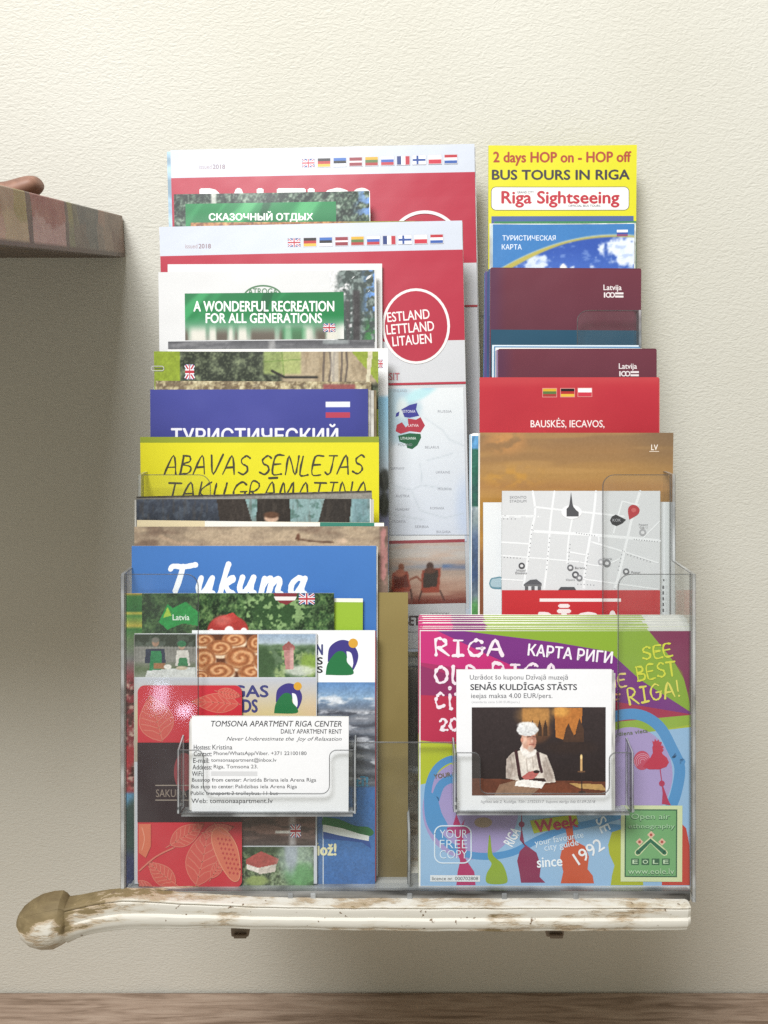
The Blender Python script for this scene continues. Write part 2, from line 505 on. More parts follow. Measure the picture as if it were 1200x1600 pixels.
class Item:
    def __init__(s, name, label, cat, x0, y0, x1, w, roll=0.0, tier=None, y1=None, th=1.2, paper='#e8e6df', group=None,
                 ink=None, bend=0.0, sheets=(), radius=0.0, base='#ffffff', curl=None):
        s.k = w / FPX
        s.x0, s.y0, s.W, s.roll = x0, y0, x1 - x0, math.radians(roll)
        if y1 is None: y1 = 800 - FLOOR_U[tier] / s.k - 1.0
        s.H = y1 - y0
        s.ca, s.sa = math.cos(s.roll), math.sin(s.roll)
        s.ink = ink or INK_GLOSS
        s.bend = bend; s.curl = curl; s.parts = {}; s.cur = 'cover'; s.lv = 1; s.order = []
        # bottom centre in the rack frame
        rx, ry = s.W / 2, s.H
        bx = x0 + rx * s.ca + ry * s.sa; by = y0 - rx * s.sa + ry * s.ca
        s.root = empty(name, world_pt((bx - 600) * s.k, (800 - by) * s.k, w), Euler((RX, 0, 0)))
        s.root.rotation_euler = (Matrix.Rotation(RX, 3, 'X') @ Matrix.Rotation(s.roll, 3, 'Z')).to_euler()
        tag(s.root, label, cat, group)
        s.th = th / 1000
        bm = bmesh.new()
        t = s.th
        hw, h = s.W / 2 * s.k, s.H * s.k
        nseg = 12 if bend else 1
        out = [(-hw, 0), (hw, 0), (hw, h), (-hw, h)]
        if radius:
            r = radius * s.k
            out = arc(-hw + r, r, r, 180, 270, 5) + arc(hw - r, r, r, 270, 360, 5) + arc(hw - r, h - r, r, 0, 90, 5) + arc(-hw + r, h - r, r, 90, 180, 5)
        A = [bm.verts.new((a, b, -t)) for a, b in out]; B = [bm.verts.new((a, b, 0)) for a, b in out]
        bm.faces.new(list(reversed(A))); bm.faces.new(B)
        for i in range(len(out)):
            j = (i + 1) % len(out); bm.faces.new((A[i], A[j], B[j], B[i]))
        if bend or curl: s._cut(bm); s._bendbm(bm)
        mesh_obj('pages', bm, PAPER(paper), s.root)
        for (dx0, dy, dx1, col) in sheets:      # inner sheets that stick out of the block
            bm = bmesh.new()
            i_ = len([1 for c in s.root.children if c.name.startswith('inner_sheet')])
            z1 = -t * (0.35 + 0.22 * i_) ; z0 = z1 - 0.00025
            add_box(bm, -hw + dx0 * s.k, hw + dx1 * s.k, 0.0005, h - dy * s.k, z0, z1)
            if bend or curl: s._cut(bm); s._bendbm(bm)
            mesh_obj('inner_sheet', bm, PAPER(col), s.root)
        s.radius = radius
        if base: s.rect(s.x0, s.y0, s.x0 + s.W, s.y0 + s.H, base, own=True, radius=radius)

    # bend about the vertical axis: centre bulges towards the viewer by `bend` mm;
    # curl = (left mm, right mm): the top corners lift towards the viewer
    def bz(s, X, Y):
        t = 2 * X / (s.W * s.k)
        z = s.bend / 1000 * (1 - t * t)
        if s.curl:
            d = np.clip((Y - s.H * s.k + 0.075) / 0.075, 0, 1.2) ** 2
            z = z + d * (s.curl[0] / 1000 * np.clip((0.6 - t) / 1.6, 0, 1.2) ** 2 + s.curl[1] / 1000 * np.clip((0.6 + t) / 1.6, 0, 1.2) ** 2)
        return z

    def _cut(s, bm):
        hw = s.W / 2 * s.k
        for i in range(1, 14):
            bmesh.ops.bisect_plane(bm, geom=bm.verts[:] + bm.edges[:] + bm.faces[:], plane_co=(-hw + 2 * hw * i / 14, 0, 0), plane_no=(1, 0, 0), dist=1e-7)
        if s.curl:
            for i in range(0, 9):
                bmesh.ops.bisect_plane(bm, geom=bm.verts[:] + bm.edges[:] + bm.faces[:], plane_co=(0, s.H * s.k - 0.075 * i / 8 - 0.0004, 0), plane_no=(0, 1, 0), dist=1e-7)

    def _bendbm(s, bm):
        for v in bm.verts: v.co.z += s.bz(v.co.x, v.co.y)

    def L(s, px, py):
        dx, dy = px - s.x0, py - s.y0
        return dx * s.ca - dy * s.sa, dx * s.sa + dy * s.ca

    def part(s, n):
        s.cur = n; return s

    def _add(s, pts_rel, faces, cols, lvl):
        d = s.parts.setdefault(s.cur, {'v': [], 'f': [], 'c': [], 'pic': []})
        o = sum(len(a) for a in d['v'])
        p = np.asarray(pts_rel, float).reshape(-1, 2)
        v = np.column_stack(((p[:, 0] - s.W / 2) * s.k, (s.H - p[:, 1]) * s.k, np.full(len(p), float(lvl))))
        d['v'].append(v); d['f'] += [tuple(i + o for i in f) for f in faces]
        d['c'].append(np.broadcast_to(cols, (len(p), 3)).copy())

    def _polys(s, polys, col, rel=False, inc=True):
        if inc: s.lv += 1
        c = lin(hx(col)) if isinstance(col, str) else lin(col)
        for P in polys:
            R = np.array([p if rel else s.L(*p) for p in P], float)
            a = R[:, 0]; b = R[:, 1]
            area = np.sum(a * np.roll(b, -1) - np.roll(a, -1) * b)
            if area > 0: R = R[::-1]
            if len(R) <= 4:
                fs = [tuple(range(len(R)))]
            else:
                fs = [tuple(t) for t in tessellate_polygon([[Vector((x, -y, 0)) for x, y in R]])]
                ff = []
                for t in fs:
                    (x1, y1), (x2, y2), (x3, y3) = R[t[0]], R[t[1]], R[t[2]]
                    cr = (x2 - x1) * (-(y3 - y1)) - (x3 - x1) * (-(y2 - y1))
                    if abs(cr) > 1e-9: ff.append(t if cr > 0 else t[::-1])
                fs = ff
            s._add(R, fs, c, s.lv)
        return s

    def rect(s, x0, y0, x1, y1, col, own=False, radius=0, inc=True):
        if own: X0, Y0, w, h = 0, 0, s.W, s.H
        else:
            X0, Y0 = s.L(x0, y0); w, h = x1 - x0, y1 - y0
        if radius:
            r = radius
            P = arc(X0 + r, Y0 + r, r, 180, 270, 6) + arc(X0 + w - r, Y0 + r, r, 270, 360, 6) + arc(X0 + w - r, Y0 + h - r, r, 0, 90, 6) + arc(X0 + r, Y0 + h - r, r, 90, 180, 6)
        else: P = [(X0, Y0), (X0 + w, Y0), (X0 + w, Y0 + h), (X0, Y0 + h)]
        return s._polys([P], col, True, inc)

    def band(s, ya, yb, col, inc=True):
        """full-width band between photograph heights ya..yb measured at the left edge"""
        return s._polys([[(0, ya - s.y0), (s.W, ya - s.y0), (s.W, yb - s.y0), (0, yb - s.y0)]], col, True, inc)

    def poly(s, pts, col, inc=True, smooth=False):
        if smooth: pts = smooth_path(list(pts) + [pts[0]])[:-1]
        return s._polys([pts], col, False, inc)

    def ell(s, cx, cy, rx, ry, col, inc=True, n=40):
        return s._polys([[(cx + rx * math.cos(a), cy + ry * math.sin(a)) for a in np.linspace(0, 2 * PI, n + 1)[:-1]]], col, False, inc)

    def ring(s, cx, cy, r, wd, col, a0=0, a1=360, ry=None):
        ry = ry or r
        an = np.radians(np.linspace(a0, a1, 60)); q = []
        for a, b in zip(an[:-1], an[1:]):
            q.append([(cx + (r + k) * math.cos(t), cy + (ry + k) * math.sin(t)) for k, t in ((-wd / 2, a), (wd / 2, a), (wd / 2, b), (-wd / 2, b))])
        return s._polys(q, col)

    def line(s, pts, w, col, smooth=False, jit=0, inc=True):
        if smooth: pts = smooth_path(pts)
        return s._polys(ribbon(pts, w, jit), col, False, inc)

    def rrect_line(s, x0, y0, x1, y1, r, w, col):
        P = arc(x0 + r, y0 + r, r, 180, 270, 6) + arc(x1 - r, y0 + r, r, 270, 360, 6) + arc(x1 - r, y1 - r, r, 0, 90, 6) + arc(x0 + r, y1 - r, r, 90, 180, 6)
        return s.line(P + [P[0]], w, col)

    def text(s, txt, x0, y0, x1, y1, col, bold=0.0, shear=0.0, rot=0.0, inc=False, space=1.0):
        """lettering whose inked bounds are stretched to the box x0..x1, y0..y1"""
        v, f = glyphs(txt, min(bold, 0.0), shear, space)
        if not len(v): return s
        mn, mx = v.min(0), v.max(0)
        q = (v - mn) / np.maximum(mx - mn, 1e-6)
        X = x0 + q[:, 0] * (x1 - x0); Y = y1 - q[:, 1] * (y1 - y0)
        if rot:
            cx, cy = (x0 + x1) / 2, (y0 + y1) / 2; a = math.radians(-rot)
            X, Y = cx + (X - cx) * math.cos(a) - (Y - cy) * math.sin(a), cy + (X - cx) * math.sin(a) + (Y - cy) * math.cos(a)
        if inc: s.lv += 1
        R = np.array([s.L(a, b) for a, b in zip(X, Y)])
        sh = [(0, 0)]
        if bold > 0:      # heavier weight: the same glyphs laid again a hair to every side
            e = bold * abs(y1 - y0) * 0.95
            sh = [(e, 0), (-e, 0), (0, e * .8), (0, -e * .8), (0, 0)]
        for i, (dx, dy) in enumerate(sh):
            s._add(R + np.array((dx, dy)), f, lin(hx(col)), s.lv + 0.5 + 0.08 * i)
        return s

    def hand(s, txt, x0, y0, x1, y1, col, w=3.0, jit=0.25, rot=0.0, font=HAND, slant=0.0, smooth=True, gap=0.22):
        """hand lettering: letter bodies between y0 (top) and y1 (baseline), x0..x1"""
        tot = sum(font[c][0] + gap for c in txt) - gap
        k = (x1 - x0) / tot; h = y1 - y0
        cx, cy = (x0 + x1) / 2, (y0 + y1) / 2; a = math.radians(-rot)
        x = 0; polys = []
        for c in txt:
            adv, st = font[c]
            jx, jy = random.uniform(-.03, .03), random.uniform(-.04, .04)
            for p in st:
                pts = [(x0 + (x + px + jx + slant * py) * k, y1 - (py + jy) * h) for px, py in p]
                if rot: pts = [(cx + (X - cx) * math.cos(a) - (Y - cy) * math.sin(a), cy + (X - cx) * math.sin(a) + (Y - cy) * math.cos(a)) for X, Y in pts]
                pts = smooth_path(pts, 4) if smooth else pts
                polys += ribbon(pts, w, jit)
            x += adv + gap
        # every stroke a hair above the one before, so crossings never share a plane
        for i, P in enumerate(polys):
            s._polys([P], col, False, False)
            d = s.parts[s.cur]['v'][-1]; d[:, 2] += 0.5 + 0.4 * (i % 40) / 40
        s.lv += 1
        return s

    def pic(s, x0, y0, x1, y1, fn, cell=1.4, name='photograph', own=False):
        """a printed photograph: a fine grid coloured by fn(Pic)"""
        p = Pic(x0, y0, x1, y1, cell); fn(p); p.blur()
        if name == 'photograph': p.finish()
        s.lv += 1
        if own: dx, dy = x0 - s.x0, y0 - s.y0
        else: dx, dy = s.L(x0, y0)
        X = (p.X - x0 + dx); Y = (p.Y - y0 + dy)
        ny, nx = X.shape
        idx = np.arange(nx * ny).reshape(ny, nx)
        f = np.stack((idx[1:, :-1], idx[1:, 1:], idx[:-1, 1:], idx[:-1, :-1]), -1).reshape(-1, 4)
        d = s.parts.setdefault(name, {'v': [], 'f': [], 'c': [], 'pic': []})
        v = np.column_stack(((X.ravel() - s.W / 2) * s.k, (s.H - Y.ravel()) * s.k, np.full(X.size, float(s.lv))))
        d['pic'].append((v, f, lin(np.clip(p.C.reshape(-1, 3), 0, 1))))
        return s

    def flag(s, code, x0, y0, x1, y1, frame=None):
        if frame: s.rect(x0 - 1, y0 - 1, x1 + 1, y1 + 1, frame)
        w, h = x1 - x0, y1 - y0
        H = {'de': ('#1c1718', '#b32a2a', '#e0b23c'), 'ee': ('#2f63b5', '#1a1a1c', '#e9ecf2'), 'ru': ('#e9ecf2', '#3a5bb0', '#b8323c'),
             'nl': ('#b8323c', '#eceff4', '#3559a8'), 'pl': ('#f0f0f0', '#c83244'), 'lt': ('#d4a72c', '#54713f', '#a83232'), 'lv': ('#8c2a36', '#eee6e6', '#8c2a36')}
        V = {'fr': ('#2c3f7a', '#f2f2f4', '#b83240')}
        s.lv += 1
        if code in H:
            n = len(H[code]); cuts = [i / n for i in range(n + 1)]
            if code == 'lv': cuts = [0, .4, .6, 1]
            for i, c in enumerate(H[code]): s.rect(x0, y0 + h * cuts[i], x1, y0 + h * cuts[i + 1], c, inc=False)
        elif code in V:
            for i, c in enumerate(V[code]): s.rect(x0 + w * i / 3, y0, x0 + w * (i + 1) / 3, y1, c, inc=False)
        elif code == 'fi':
            s.rect(x0, y0, x1, y1, '#f2f4f8', inc=False)
            s.rect(x0, y0 + h * .38, x1, y0 + h * .64, '#2b4a94'); s.rect(x0 + w * .28, y0, x0 + w * .45, y1, '#2b4a94')
        elif code == 'gb':
            s.rect(x0, y0, x1, y1, '#2b3f86', inc=False)
            s._polys(ribbon([(x0 + 1, y0 + 1), (x1 - 1, y1 - 1)], h * .24)[:1], '#eceef4'); s._polys(ribbon([(x0 + 1, y1 - 1), (x1 - 1, y0 + 1)], h * .24)[:1], '#eceef4')
            s._polys(ribbon([(x0 + 1, y0 + 1), (x1 - 1, y1 - 1)], h * .10)[:1], '#b8323e'); s._polys(ribbon([(x0 + 1, y1 - 1), (x1 - 1, y0 + 1)], h * .10)[:1], '#b8323e')
            s.rect(x0, y0 + h * .33, x1, y0 + h * .67, '#eceef4'); s.rect(x0 + w * .40, y0, x0 + w * .60, y1, '#eceef4')
            s.rect(x0, y0 + h * .41, x1, y0 + h * .59, '#b8323e'); s.rect(x0 + w * .45, y0, x0 + w * .55, y1, '#b8323e')
        return s

    def done(s):
        step = min(STEP, 0.0005 / max(s.lv, 1))      # all the ink layers together stay within half a millimetre
        for n, d in s.parts.items():
            if d['v']:
                me = bpy.data.meshes.new(n)
                V = np.concatenate(d['v']); V[:, 2] *= step
                me.from_pydata(V.tolist(), [], d['f'])
                C = np.concatenate(d['c'])
                s._ink(me, C)
                if s.bend or s.curl:
                    bm = bmesh.new(); bm.from_mesh(me)
                    s._cut(bm); s._bendbm(bm)
                    bm.to_mesh(me); bm.free()
                s._link(n, me)
            for v, f, c in d['pic']:
                me = bpy.data.meshes.new(n)
                v[:, 2] *= step
                if s.bend or s.curl: v[:, 2] += s.bz(v[:, 0], v[:, 1])
                me.vertices.add(len(v)); me.vertices.foreach_set('co', v.ravel())
                me.loops.add(f.size); me.loops.foreach_set('vertex_index', f.ravel())
                me.polygons.add(len(f)); me.polygons.foreach_set('loop_start', np.arange(0, f.size, 4))
                me.update(calc_edges=True)
                s._ink(me, c)
                s._link(n, me)
        return s

    def _ink(s, me, C):
        C = np.clip(C, 0, 1)
        g = np.where(C <= 0.0031308, C * 12.92, 1.055 * C ** (1 / 2.4) - 0.055)
        lum = g.mean(1, keepdims=True)
        g = (g * 0.97 + lum * 0.03) * 0.955 + 0.030  # lens haze put into the colour, ink not fully black: blacks lifted
        C = lin(g)
        a = me.color_attributes.new('ink', 'FLOAT_COLOR', 'POINT')
        a.data.foreach_set('color', np.column_stack((C, np.ones(len(C)))).ravel())

    def _link(s, n, me):
        o = bpy.data.objects.new(n, me); COL.objects.link(o); o.parent = s.root
        me.materials.append(s.ink)

# ------------------------------------------------------------------ the setting: wall, board along the bottom, ledge under the rack, upper shelf
WALL_Y = 0.735


def wall_material():
    m, nt, N, Lk, b = new_mat('embossed_wallpaper')
    tc = N.new('ShaderNodeTexCoord')
    mp = N.new('ShaderNodeMapping'); mp.inputs['Scale'].default_value = (1.0, 1.0, 2.0)
    Lk.new(tc.outputs['Object'], mp.inputs[0])
    n0 = N.new('ShaderNodeTexNoise'); n0.inputs['Scale'].default_value = 120; n0.inputs['Detail'].default_value = 2
    Lk.new(mp.outputs[0], n0.inputs['Vector'])
    wr = N.new('ShaderNodeVectorMath'); wr.operation = 'MULTIPLY_ADD'
    wr.inputs[1].default_value = (0.012, 0.012, 0.012)
    Lk.new(n0.outputs['Color'], wr.inputs[0]); Lk.new(mp.outputs[0], wr.inputs[2])
    n1 = N.new('ShaderNodeTexNoise'); n1.inputs['Scale'].default_value = 320; n1.inputs['Detail'].default_value = 3; n1.inputs['Roughness'].default_value = 0.55
    Lk.new(wr.outputs[0], n1.inputs['Vector'])
    v1 = N.new('ShaderNodeTexVoronoi'); v1.feature = 'SMOOTH_F1'; v1.inputs['Scale'].default_value = 300
    Lk.new(wr.outputs[0], v1.inputs['Vector'])
    ad = N.new('ShaderNodeMath'); ad.operation = 'MULTIPLY_ADD'; ad.inputs[1].default_value = 0.6
    Lk.new(v1.outputs['Distance'], ad.inputs[0]); Lk.new(n1.outputs['Fac'], ad.inputs[2])
    bp = N.new('ShaderNodeBump'); bp.inputs['Strength'].default_value = 0.36; bp.inputs['Distance'].default_value = 0.0013
    Lk.new(ad.outputs[0], bp.inputs['Height']); Lk.new(bp.outputs[0], b.inputs['Normal'])
    n2 = N.new('ShaderNodeTexNoise'); n2.inputs['Scale'].default_value = 4; n2.inputs['Detail'].default_value = 3
    Lk.new(tc.outputs['Object'], n2.inputs['Vector'])
    rp = N.new('ShaderNodeValToRGB')
    rp.color_ramp.elements[0].position = 0.3; rp.color_ramp.elements[0].color = (0.660, 0.640, 0.560, 1)
    rp.color_ramp.elements[1].position = 0.7; rp.color_ramp.elements[1].color = (0.710, 0.695, 0.625, 1)
    Lk.new(n2.outputs['Fac'], rp.inputs[0]); Lk.new(rp.outputs[0], b.inputs['Base Color'])
    b.inputs['Roughness'].default_value = 0.6
    b.inputs['Specular IOR Level'].default_value = 0.25
    return m


bm = bmesh.new()
add_box(bm, -1.6, 1.6, WALL_Y, WALL_Y + 0.05, -1.1, 1.25)
tag(mesh_obj('wall', bm, wall_material()), 'cream embossed wallpaper wall behind the brochure rack', 'wall', kind='structure')


def wood_material(name, ca, cb, cc, axis_scale, wave=14, rough=0.5):
    m, nt, N, Lk, b = new_mat(name)
    tc = N.new('ShaderNodeTexCoord')
    mp = N.new('ShaderNodeMapping'); mp.inputs['Scale'].default_value = axis_scale
    Lk.new(tc.outputs['Object'], mp.inputs[0])
    n1 = N.new('ShaderNodeTexNoise'); n1.inputs['Scale'].default_value = wave; n1.inputs['Detail'].default_value = 6; n1.inputs['Distortion'].default_value = 1.2
    n2 = N.new('ShaderNodeTexNoise'); n2.inputs['Scale'].default_value = wave * 5; n2.inputs['Detail'].default_value = 4
    Lk.new(mp.outputs[0], n1.inputs['Vector']); Lk.new(mp.outputs[0], n2.inputs['Vector'])
    ad = N.new('ShaderNodeMath'); ad.operation = 'MULTIPLY_ADD'; ad.inputs[1].default_value = 0.35
    Lk.new(n2.outputs['Fac'], ad.inputs[0]); Lk.new(n1.outputs['Fac'], ad.inputs[2])
    rp = N.new('ShaderNodeValToRGB')
    e = rp.color_ramp.elements
    e[0].position = 0.48; e[0].color = (*ca, 1); e[1].position = 0.9; e[1].color = (*cc, 1)
    k = e.new(0.68); k.color = (*cb, 1)
    Lk.new(ad.outputs[0], rp.inputs[0]); Lk.new(rp.outputs[0], b.inputs['Base Color'])
    bp = N.new('ShaderNodeBump'); bp.inputs['Strength'].default_value = 0.3; bp.inputs['Distance'].default_value = 0.001
    Lk.new(ad.outputs[0], bp.inputs['Height']); Lk.new(bp.outputs[0], b.inputs['Normal'])
    b.inputs['Roughness'].default_value = rough
    return m


WOOD = wood_material('brown_wood_grain', (0.20, 0.135, 0.095), (0.345, 0.25, 0.19), (0.45, 0.345, 0.27), (1.4, 16, 16), 8)
bm = bmesh.new()
add_box(bm, -1.2, 1.2, 0.30, WALL_Y - 0.001, -0.715, -0.674, 0.003)
tag(mesh_obj('wooden_board', bm, WOOD), 'brown wood-grain board running along the bottom against the wall', 'board')


# --- carved ledge with flaking white paint
def flaking_paint(seed_off, attr):
    m, nt, N, Lk, b = new_mat('flaking_white_paint')
    tc = N.new('ShaderNodeTexCoord')
    mp = N.new('ShaderNodeMapping'); mp.inputs['Scale'].default_value = (0.38, 1, 1.5); mp.inputs['Location'].default_value = (seed_off, 0, 0)
    Lk.new(tc.outputs['Object'], mp.inputs[0])
    n1 = N.new('ShaderNodeTexNoise'); n1.inputs['Scale'].default_value = 60; n1.inputs['Detail'].default_value = 9; n1.inputs['Roughness'].default_value = 0.68
    Lk.new(mp.outputs[0], n1.inputs['Vector'])
    wa = N.new('ShaderNodeAttribute'); wa.attribute_name = 'wear'
    a2 = N.new('ShaderNodeMath'); a2.operation = 'ADD'; Lk.new(n1.outputs['Fac'], a2.inputs[0])
    if attr: Lk.new(wa.outputs['Fac'], a2.inputs[1])
    else: a2.inputs[1].default_value = 0.06
    rp = N.new('ShaderNodeValToRGB')
    e = rp.color_ramp.elements
    e[0].position = 0.50; e[0].color = (0.69, 0.66, 0.59, 1)
    e[1].position = 0.90; e[1].color = (0.14, 0.10, 0.05, 1)
    for p_, c_ in ((0.575, (0.60, 0.54, 0.44, 1)), (0.60, (0.52, 0.42, 0.30, 1)), (0.645, (0.46, 0.36, 0.24, 1)), (0.66, (0.26, 0.195, 0.10, 1)), (0.74, (0.20, 0.15, 0.075, 1))):
        k = e.new(p_); k.color = c_
    Lk.new(a2.outputs[0], rp.inputs[0])
    # small dark nicks
    n3 = N.new('ShaderNodeTexNoise'); n3.inputs['Scale'].default_value = 230; n3.inputs['Detail'].default_value = 3
    Lk.new(tc.outputs['Object'], n3.inputs['Vector'])
    r3 = N.new('ShaderNodeMapRange'); r3.inputs['From Min'].default_value = 0.69; r3.inputs['From Max'].default_value = 0.725
    Lk.new(n3.outputs['Fac'], r3.inputs['Value'])
    mx = N.new('ShaderNodeMix'); mx.data_type = 'RGBA'
    Lk.new(r3.outputs[0], mx.inputs['Factor']); Lk.new(rp.outputs[0], mx.inputs['A']); mx.inputs['B'].default_value = (0.20, 0.14, 0.09, 1)
    Lk.new(mx.outputs['Result'], b.inputs['Base Color'])
    cl = N.new('ShaderNodeMapRange'); cl.inputs['From Min'].default_value = 0.56; cl.inputs['From Max'].default_value = 0.67; cl.inputs['To Min'].default_value = 1.0; cl.inputs['To Max'].default_value = 0.0
    Lk.new(a2.outputs[0], cl.inputs['Value'])
    n4 = N.new('ShaderNodeTexNoise'); n4.inputs['Scale'].default_value = 110; n4.inputs['Detail'].default_value = 4
    Lk.new(mp.outputs[0], n4.inputs['Vector'])
    hs = N.new('ShaderNodeMath'); hs.operation = 'MULTIPLY_ADD'; hs.inputs[1].default_value = 0.5
    Lk.new(n4.outputs['Fac'], hs.inputs[0]); Lk.new(cl.outputs[0], hs.inputs[2])
    bp = N.new('ShaderNodeBump'); bp.inputs['Strength'].default_value = 0.7; bp.inputs['Distance'].default_value = 0.0007
    Lk.new(hs.outputs[0], bp.inputs['Height']); Lk.new(bp.outputs[0], b.inputs['Normal'])
    b.inputs['Roughness'].default_value = 0.68
    b.inputs['Specular IOR Level'].default_value = 0.3
    return m


LEDGE_Z = -0.3530
ledge = empty('carved_ledge', (0, 0.59, LEDGE_Z))
tag(ledge, 'narrow carved ledge in flaking white paint holding the clear rack', 'ledge')


def child_at(o, parent):
    o.parent = parent
    o.matrix_parent_inverse = Matrix.Translation(-parent.location)
    return o


bm = bmesh.new()
add_box(bm, -0.152, 0.172, 0.4525, WALL_Y - 0.0015, LEDGE_Z - 0.012, LEDGE_Z, 0.0012)
child_at(mesh_obj('shelf_board', bm, flaking_paint(0.0, False)), ledge)

# front moulding, lofted along x; every section is a ring in (y, z)
FY = 0.4446
def px_z(px_y, y):      # world height of photograph row px_y at world depth y
    t = (800 - px_y) / FPX
    return y * (t * CT - ST) / (CT + t * ST)
def px_x(px, y, z):
    w = y * CT - z * ST
    return (px - 600) / FPX * w
stations = [  # photo x, top row, bottom row, half depth (m), squareness
    (1083, 1424, 1450, 0.0065, 1.0), (1081, 1421, 1453, 0.0085, 1.0), (1076, 1419, 1454, 0.0098, 1.0), (1000, 1418, 1455, 0.010, 1.0), (900, 1418, 1455.5, 0.010, 1.0), (800, 1418, 1456, 0.010, 1.0), (700, 1418, 1456, 0.010, 1.0),
    (600, 1418, 1455, 0.010, 1.0), (520, 1418, 1454, 0.010, 1.0), (450, 1417, 1453, 0.010, 1.0), (380, 1415, 1452, 0.010, 1.0), (320, 1412, 1451, 0.0102, 1.0), (270, 1409, 1451, 0.0104, 1.0),
    (230, 1406, 1452, 0.0106, 0.95), (190, 1404, 1453, 0.011, 0.9), (165, 1406, 1455, 0.0113, 0.85), (140, 1410, 1460, 0.0117, 0.75), (118, 1414, 1467, 0.0122, 0.65), (103, 1416, 1475, 0.013, 0.55), (100, 1411, 1477, 0.0142, 0.12), (94, 1407, 1482, 0.0155, 0.06), (80, 1408, 1489, 0.0165, 0.05),
    (62, 1412, 1489, 0.0165, 0.05), (45, 1421, 1485, 0.015, 0.05), (31, 1431, 1476, 0.0115, 0.05), (21, 1443, 1464, 0.006, 0.1)]
# square profile: top, rounded nose, groove, flat band, step, lower bead: (forward 0..1, up 0..1)
sq = [(0.0, 1.0), (0.45, 1.0), (0.78, 0.995), (0.83, 0.965), (0.83, 0.935), (0.74, 0.92), (0.74, 0.885), (0.84, 0.865), (0.86, 0.80), (0.84, 0.62), (0.83, 0.535), (0.90, 0.515), (0.97, 0.47), (1.0, 0.39), (1.0, 0.28), (0.97, 0.19), (0.90, 0.12), (0.90, 0.075), (0.86, 0.02), (0.80, 0.0), (0.4, 0.0), (0.0, 0.0), (-0.6, 0.0), (-0.8, 0.1), (-0.8, 0.9), (-0.6, 1.0)]


def wear(px, u):
    n_ = float(fbm(np.array([px / 60.0]), np.array([u * 3.0]), 3)[0]) - 0.5
    w_ = -0.02
    if px < 108: w_ += 0.22 * float(sm(0.44, 0.56, np.array(u + n_ * .5))) - 0.20 * math.exp(-((u - .62 - (60 - px) * .002) / .07) ** 2 - ((px - 66) / 26) ** 2)
    if 100 <= px < 200: w_ += 0.16 * math.exp(-((u - 0.42) / 0.12) ** 2)
    if 110 <= px < 430: w_ += 0.105 * float(sm(0.5, 0.62, np.array(u))) * (1 if px < 330 else 0.7)
    if 760 < px < 1010: w_ += 0.125 * math.exp(-((u - 0.68) / 0.2) ** 2)
    if 560 < px < 830: w_ += 0.11 * (1 - float(sm(0.1, 0.24, np.array(u))))
    if u > 0.93: w_ += 0.05
    return w_


# finer stations so the wear follows
fine = []
for A, B in zip(stations[:-1], stations[1:]):
    k = max(1, int(abs(A[0] - B[0]) / 14))
    for i in range(k): fine.append(tuple(a + (b_ - a) * i / k for a, b_ in zip(A, B)))
fine.append(stations[-1])
bm = bmesh.new(); rings = []; WEAR = []
for px, ty, by_, hd, q in fine:
    wob = 0.35 * math.sin(px * .05) + 0.3 * math.sin(px * .113 + 1)
    zt, zb = px_z(ty + 2.0 + wob * .6, FY), px_z(by_ + 2.5 + wob, FY)
    x = px_x(px, FY, (zt + zb) / 2)
    r = []
    for i, (f, u) in enumerate(sq):
        a = math.atan2((u - 0.5) * 2, f if f > 0 else f * 1.25)
        rf, ru = math.cos(a), 0.5 + 0.5 * math.sin(a)
        bk = 0.15 + 0.85 * float(sm(210, 300, np.array(float(px))))      # the carved end is shallow
        if f < 0: f = f * bk
        if rf < 0: rf = rf * bk
        ff, uu = q * f + (1 - q) * rf, q * u + (1 - q) * ru
        r.append(bm.verts.new((x, FY + 0.010 - hd * ff, zb + (zt - zb) * uu)))
        WEAR.append(wear(px, uu))
    rings.append(r)
for A, B in zip(rings[:-1], rings[1:]):
    n = len(A)
    for i in range(n): bm.faces.new((A[i], A[(i + 1) % n], B[(i + 1) % n], B[i]))
bm.faces.new(rings[0]); bm.faces.new(list(reversed(rings[-1])))
bmesh.ops.recalc_face_normals(bm, faces=bm.faces[:])
fm = child_at(mesh_obj('front_moulding', bm, flaking_paint(3.7, True), smooth=True), ledge)
at_ = fm.data.attributes.new('wear', 'FLOAT', 'POINT'); at_.data.foreach_set('value', WEAR)
es = fm.modifiers.new('split', 'EDGE_SPLIT'); es.split_angle = math.radians(28)

m, nt, N, Lk, b = new_mat('dull_metal')
b.inputs['Base Color'].default_value = (0.22, 0.17, 0.13, 1); b.inputs['Roughness'].default_value = 0.5; b.inputs['Metallic'].default_value = 0.3
METAL = m
for px in (376, 866):
    bm = bmesh.new()
    zt = px_z(1459.5, 0.475)
    x = px_x(px, 0.475, zt)
    add_box(bm, x - 0.0055, x + 0.0055, 0.472, 0.52, zt, LEDGE_Z - 0.0122, 0.0010)
    add_box(bm, x - 0.0035, x + 0.0045, 0.4695, 0.4718, zt + 0.001, zt + 0.0035, 0.0006)
    child_at(mesh_obj('bracket', bm, METAL), ledge)

# --- upper shelf with a painted patchwork edge
SX1, SZ0, SZ1 = -0.2035, 0.0184, 0.0500


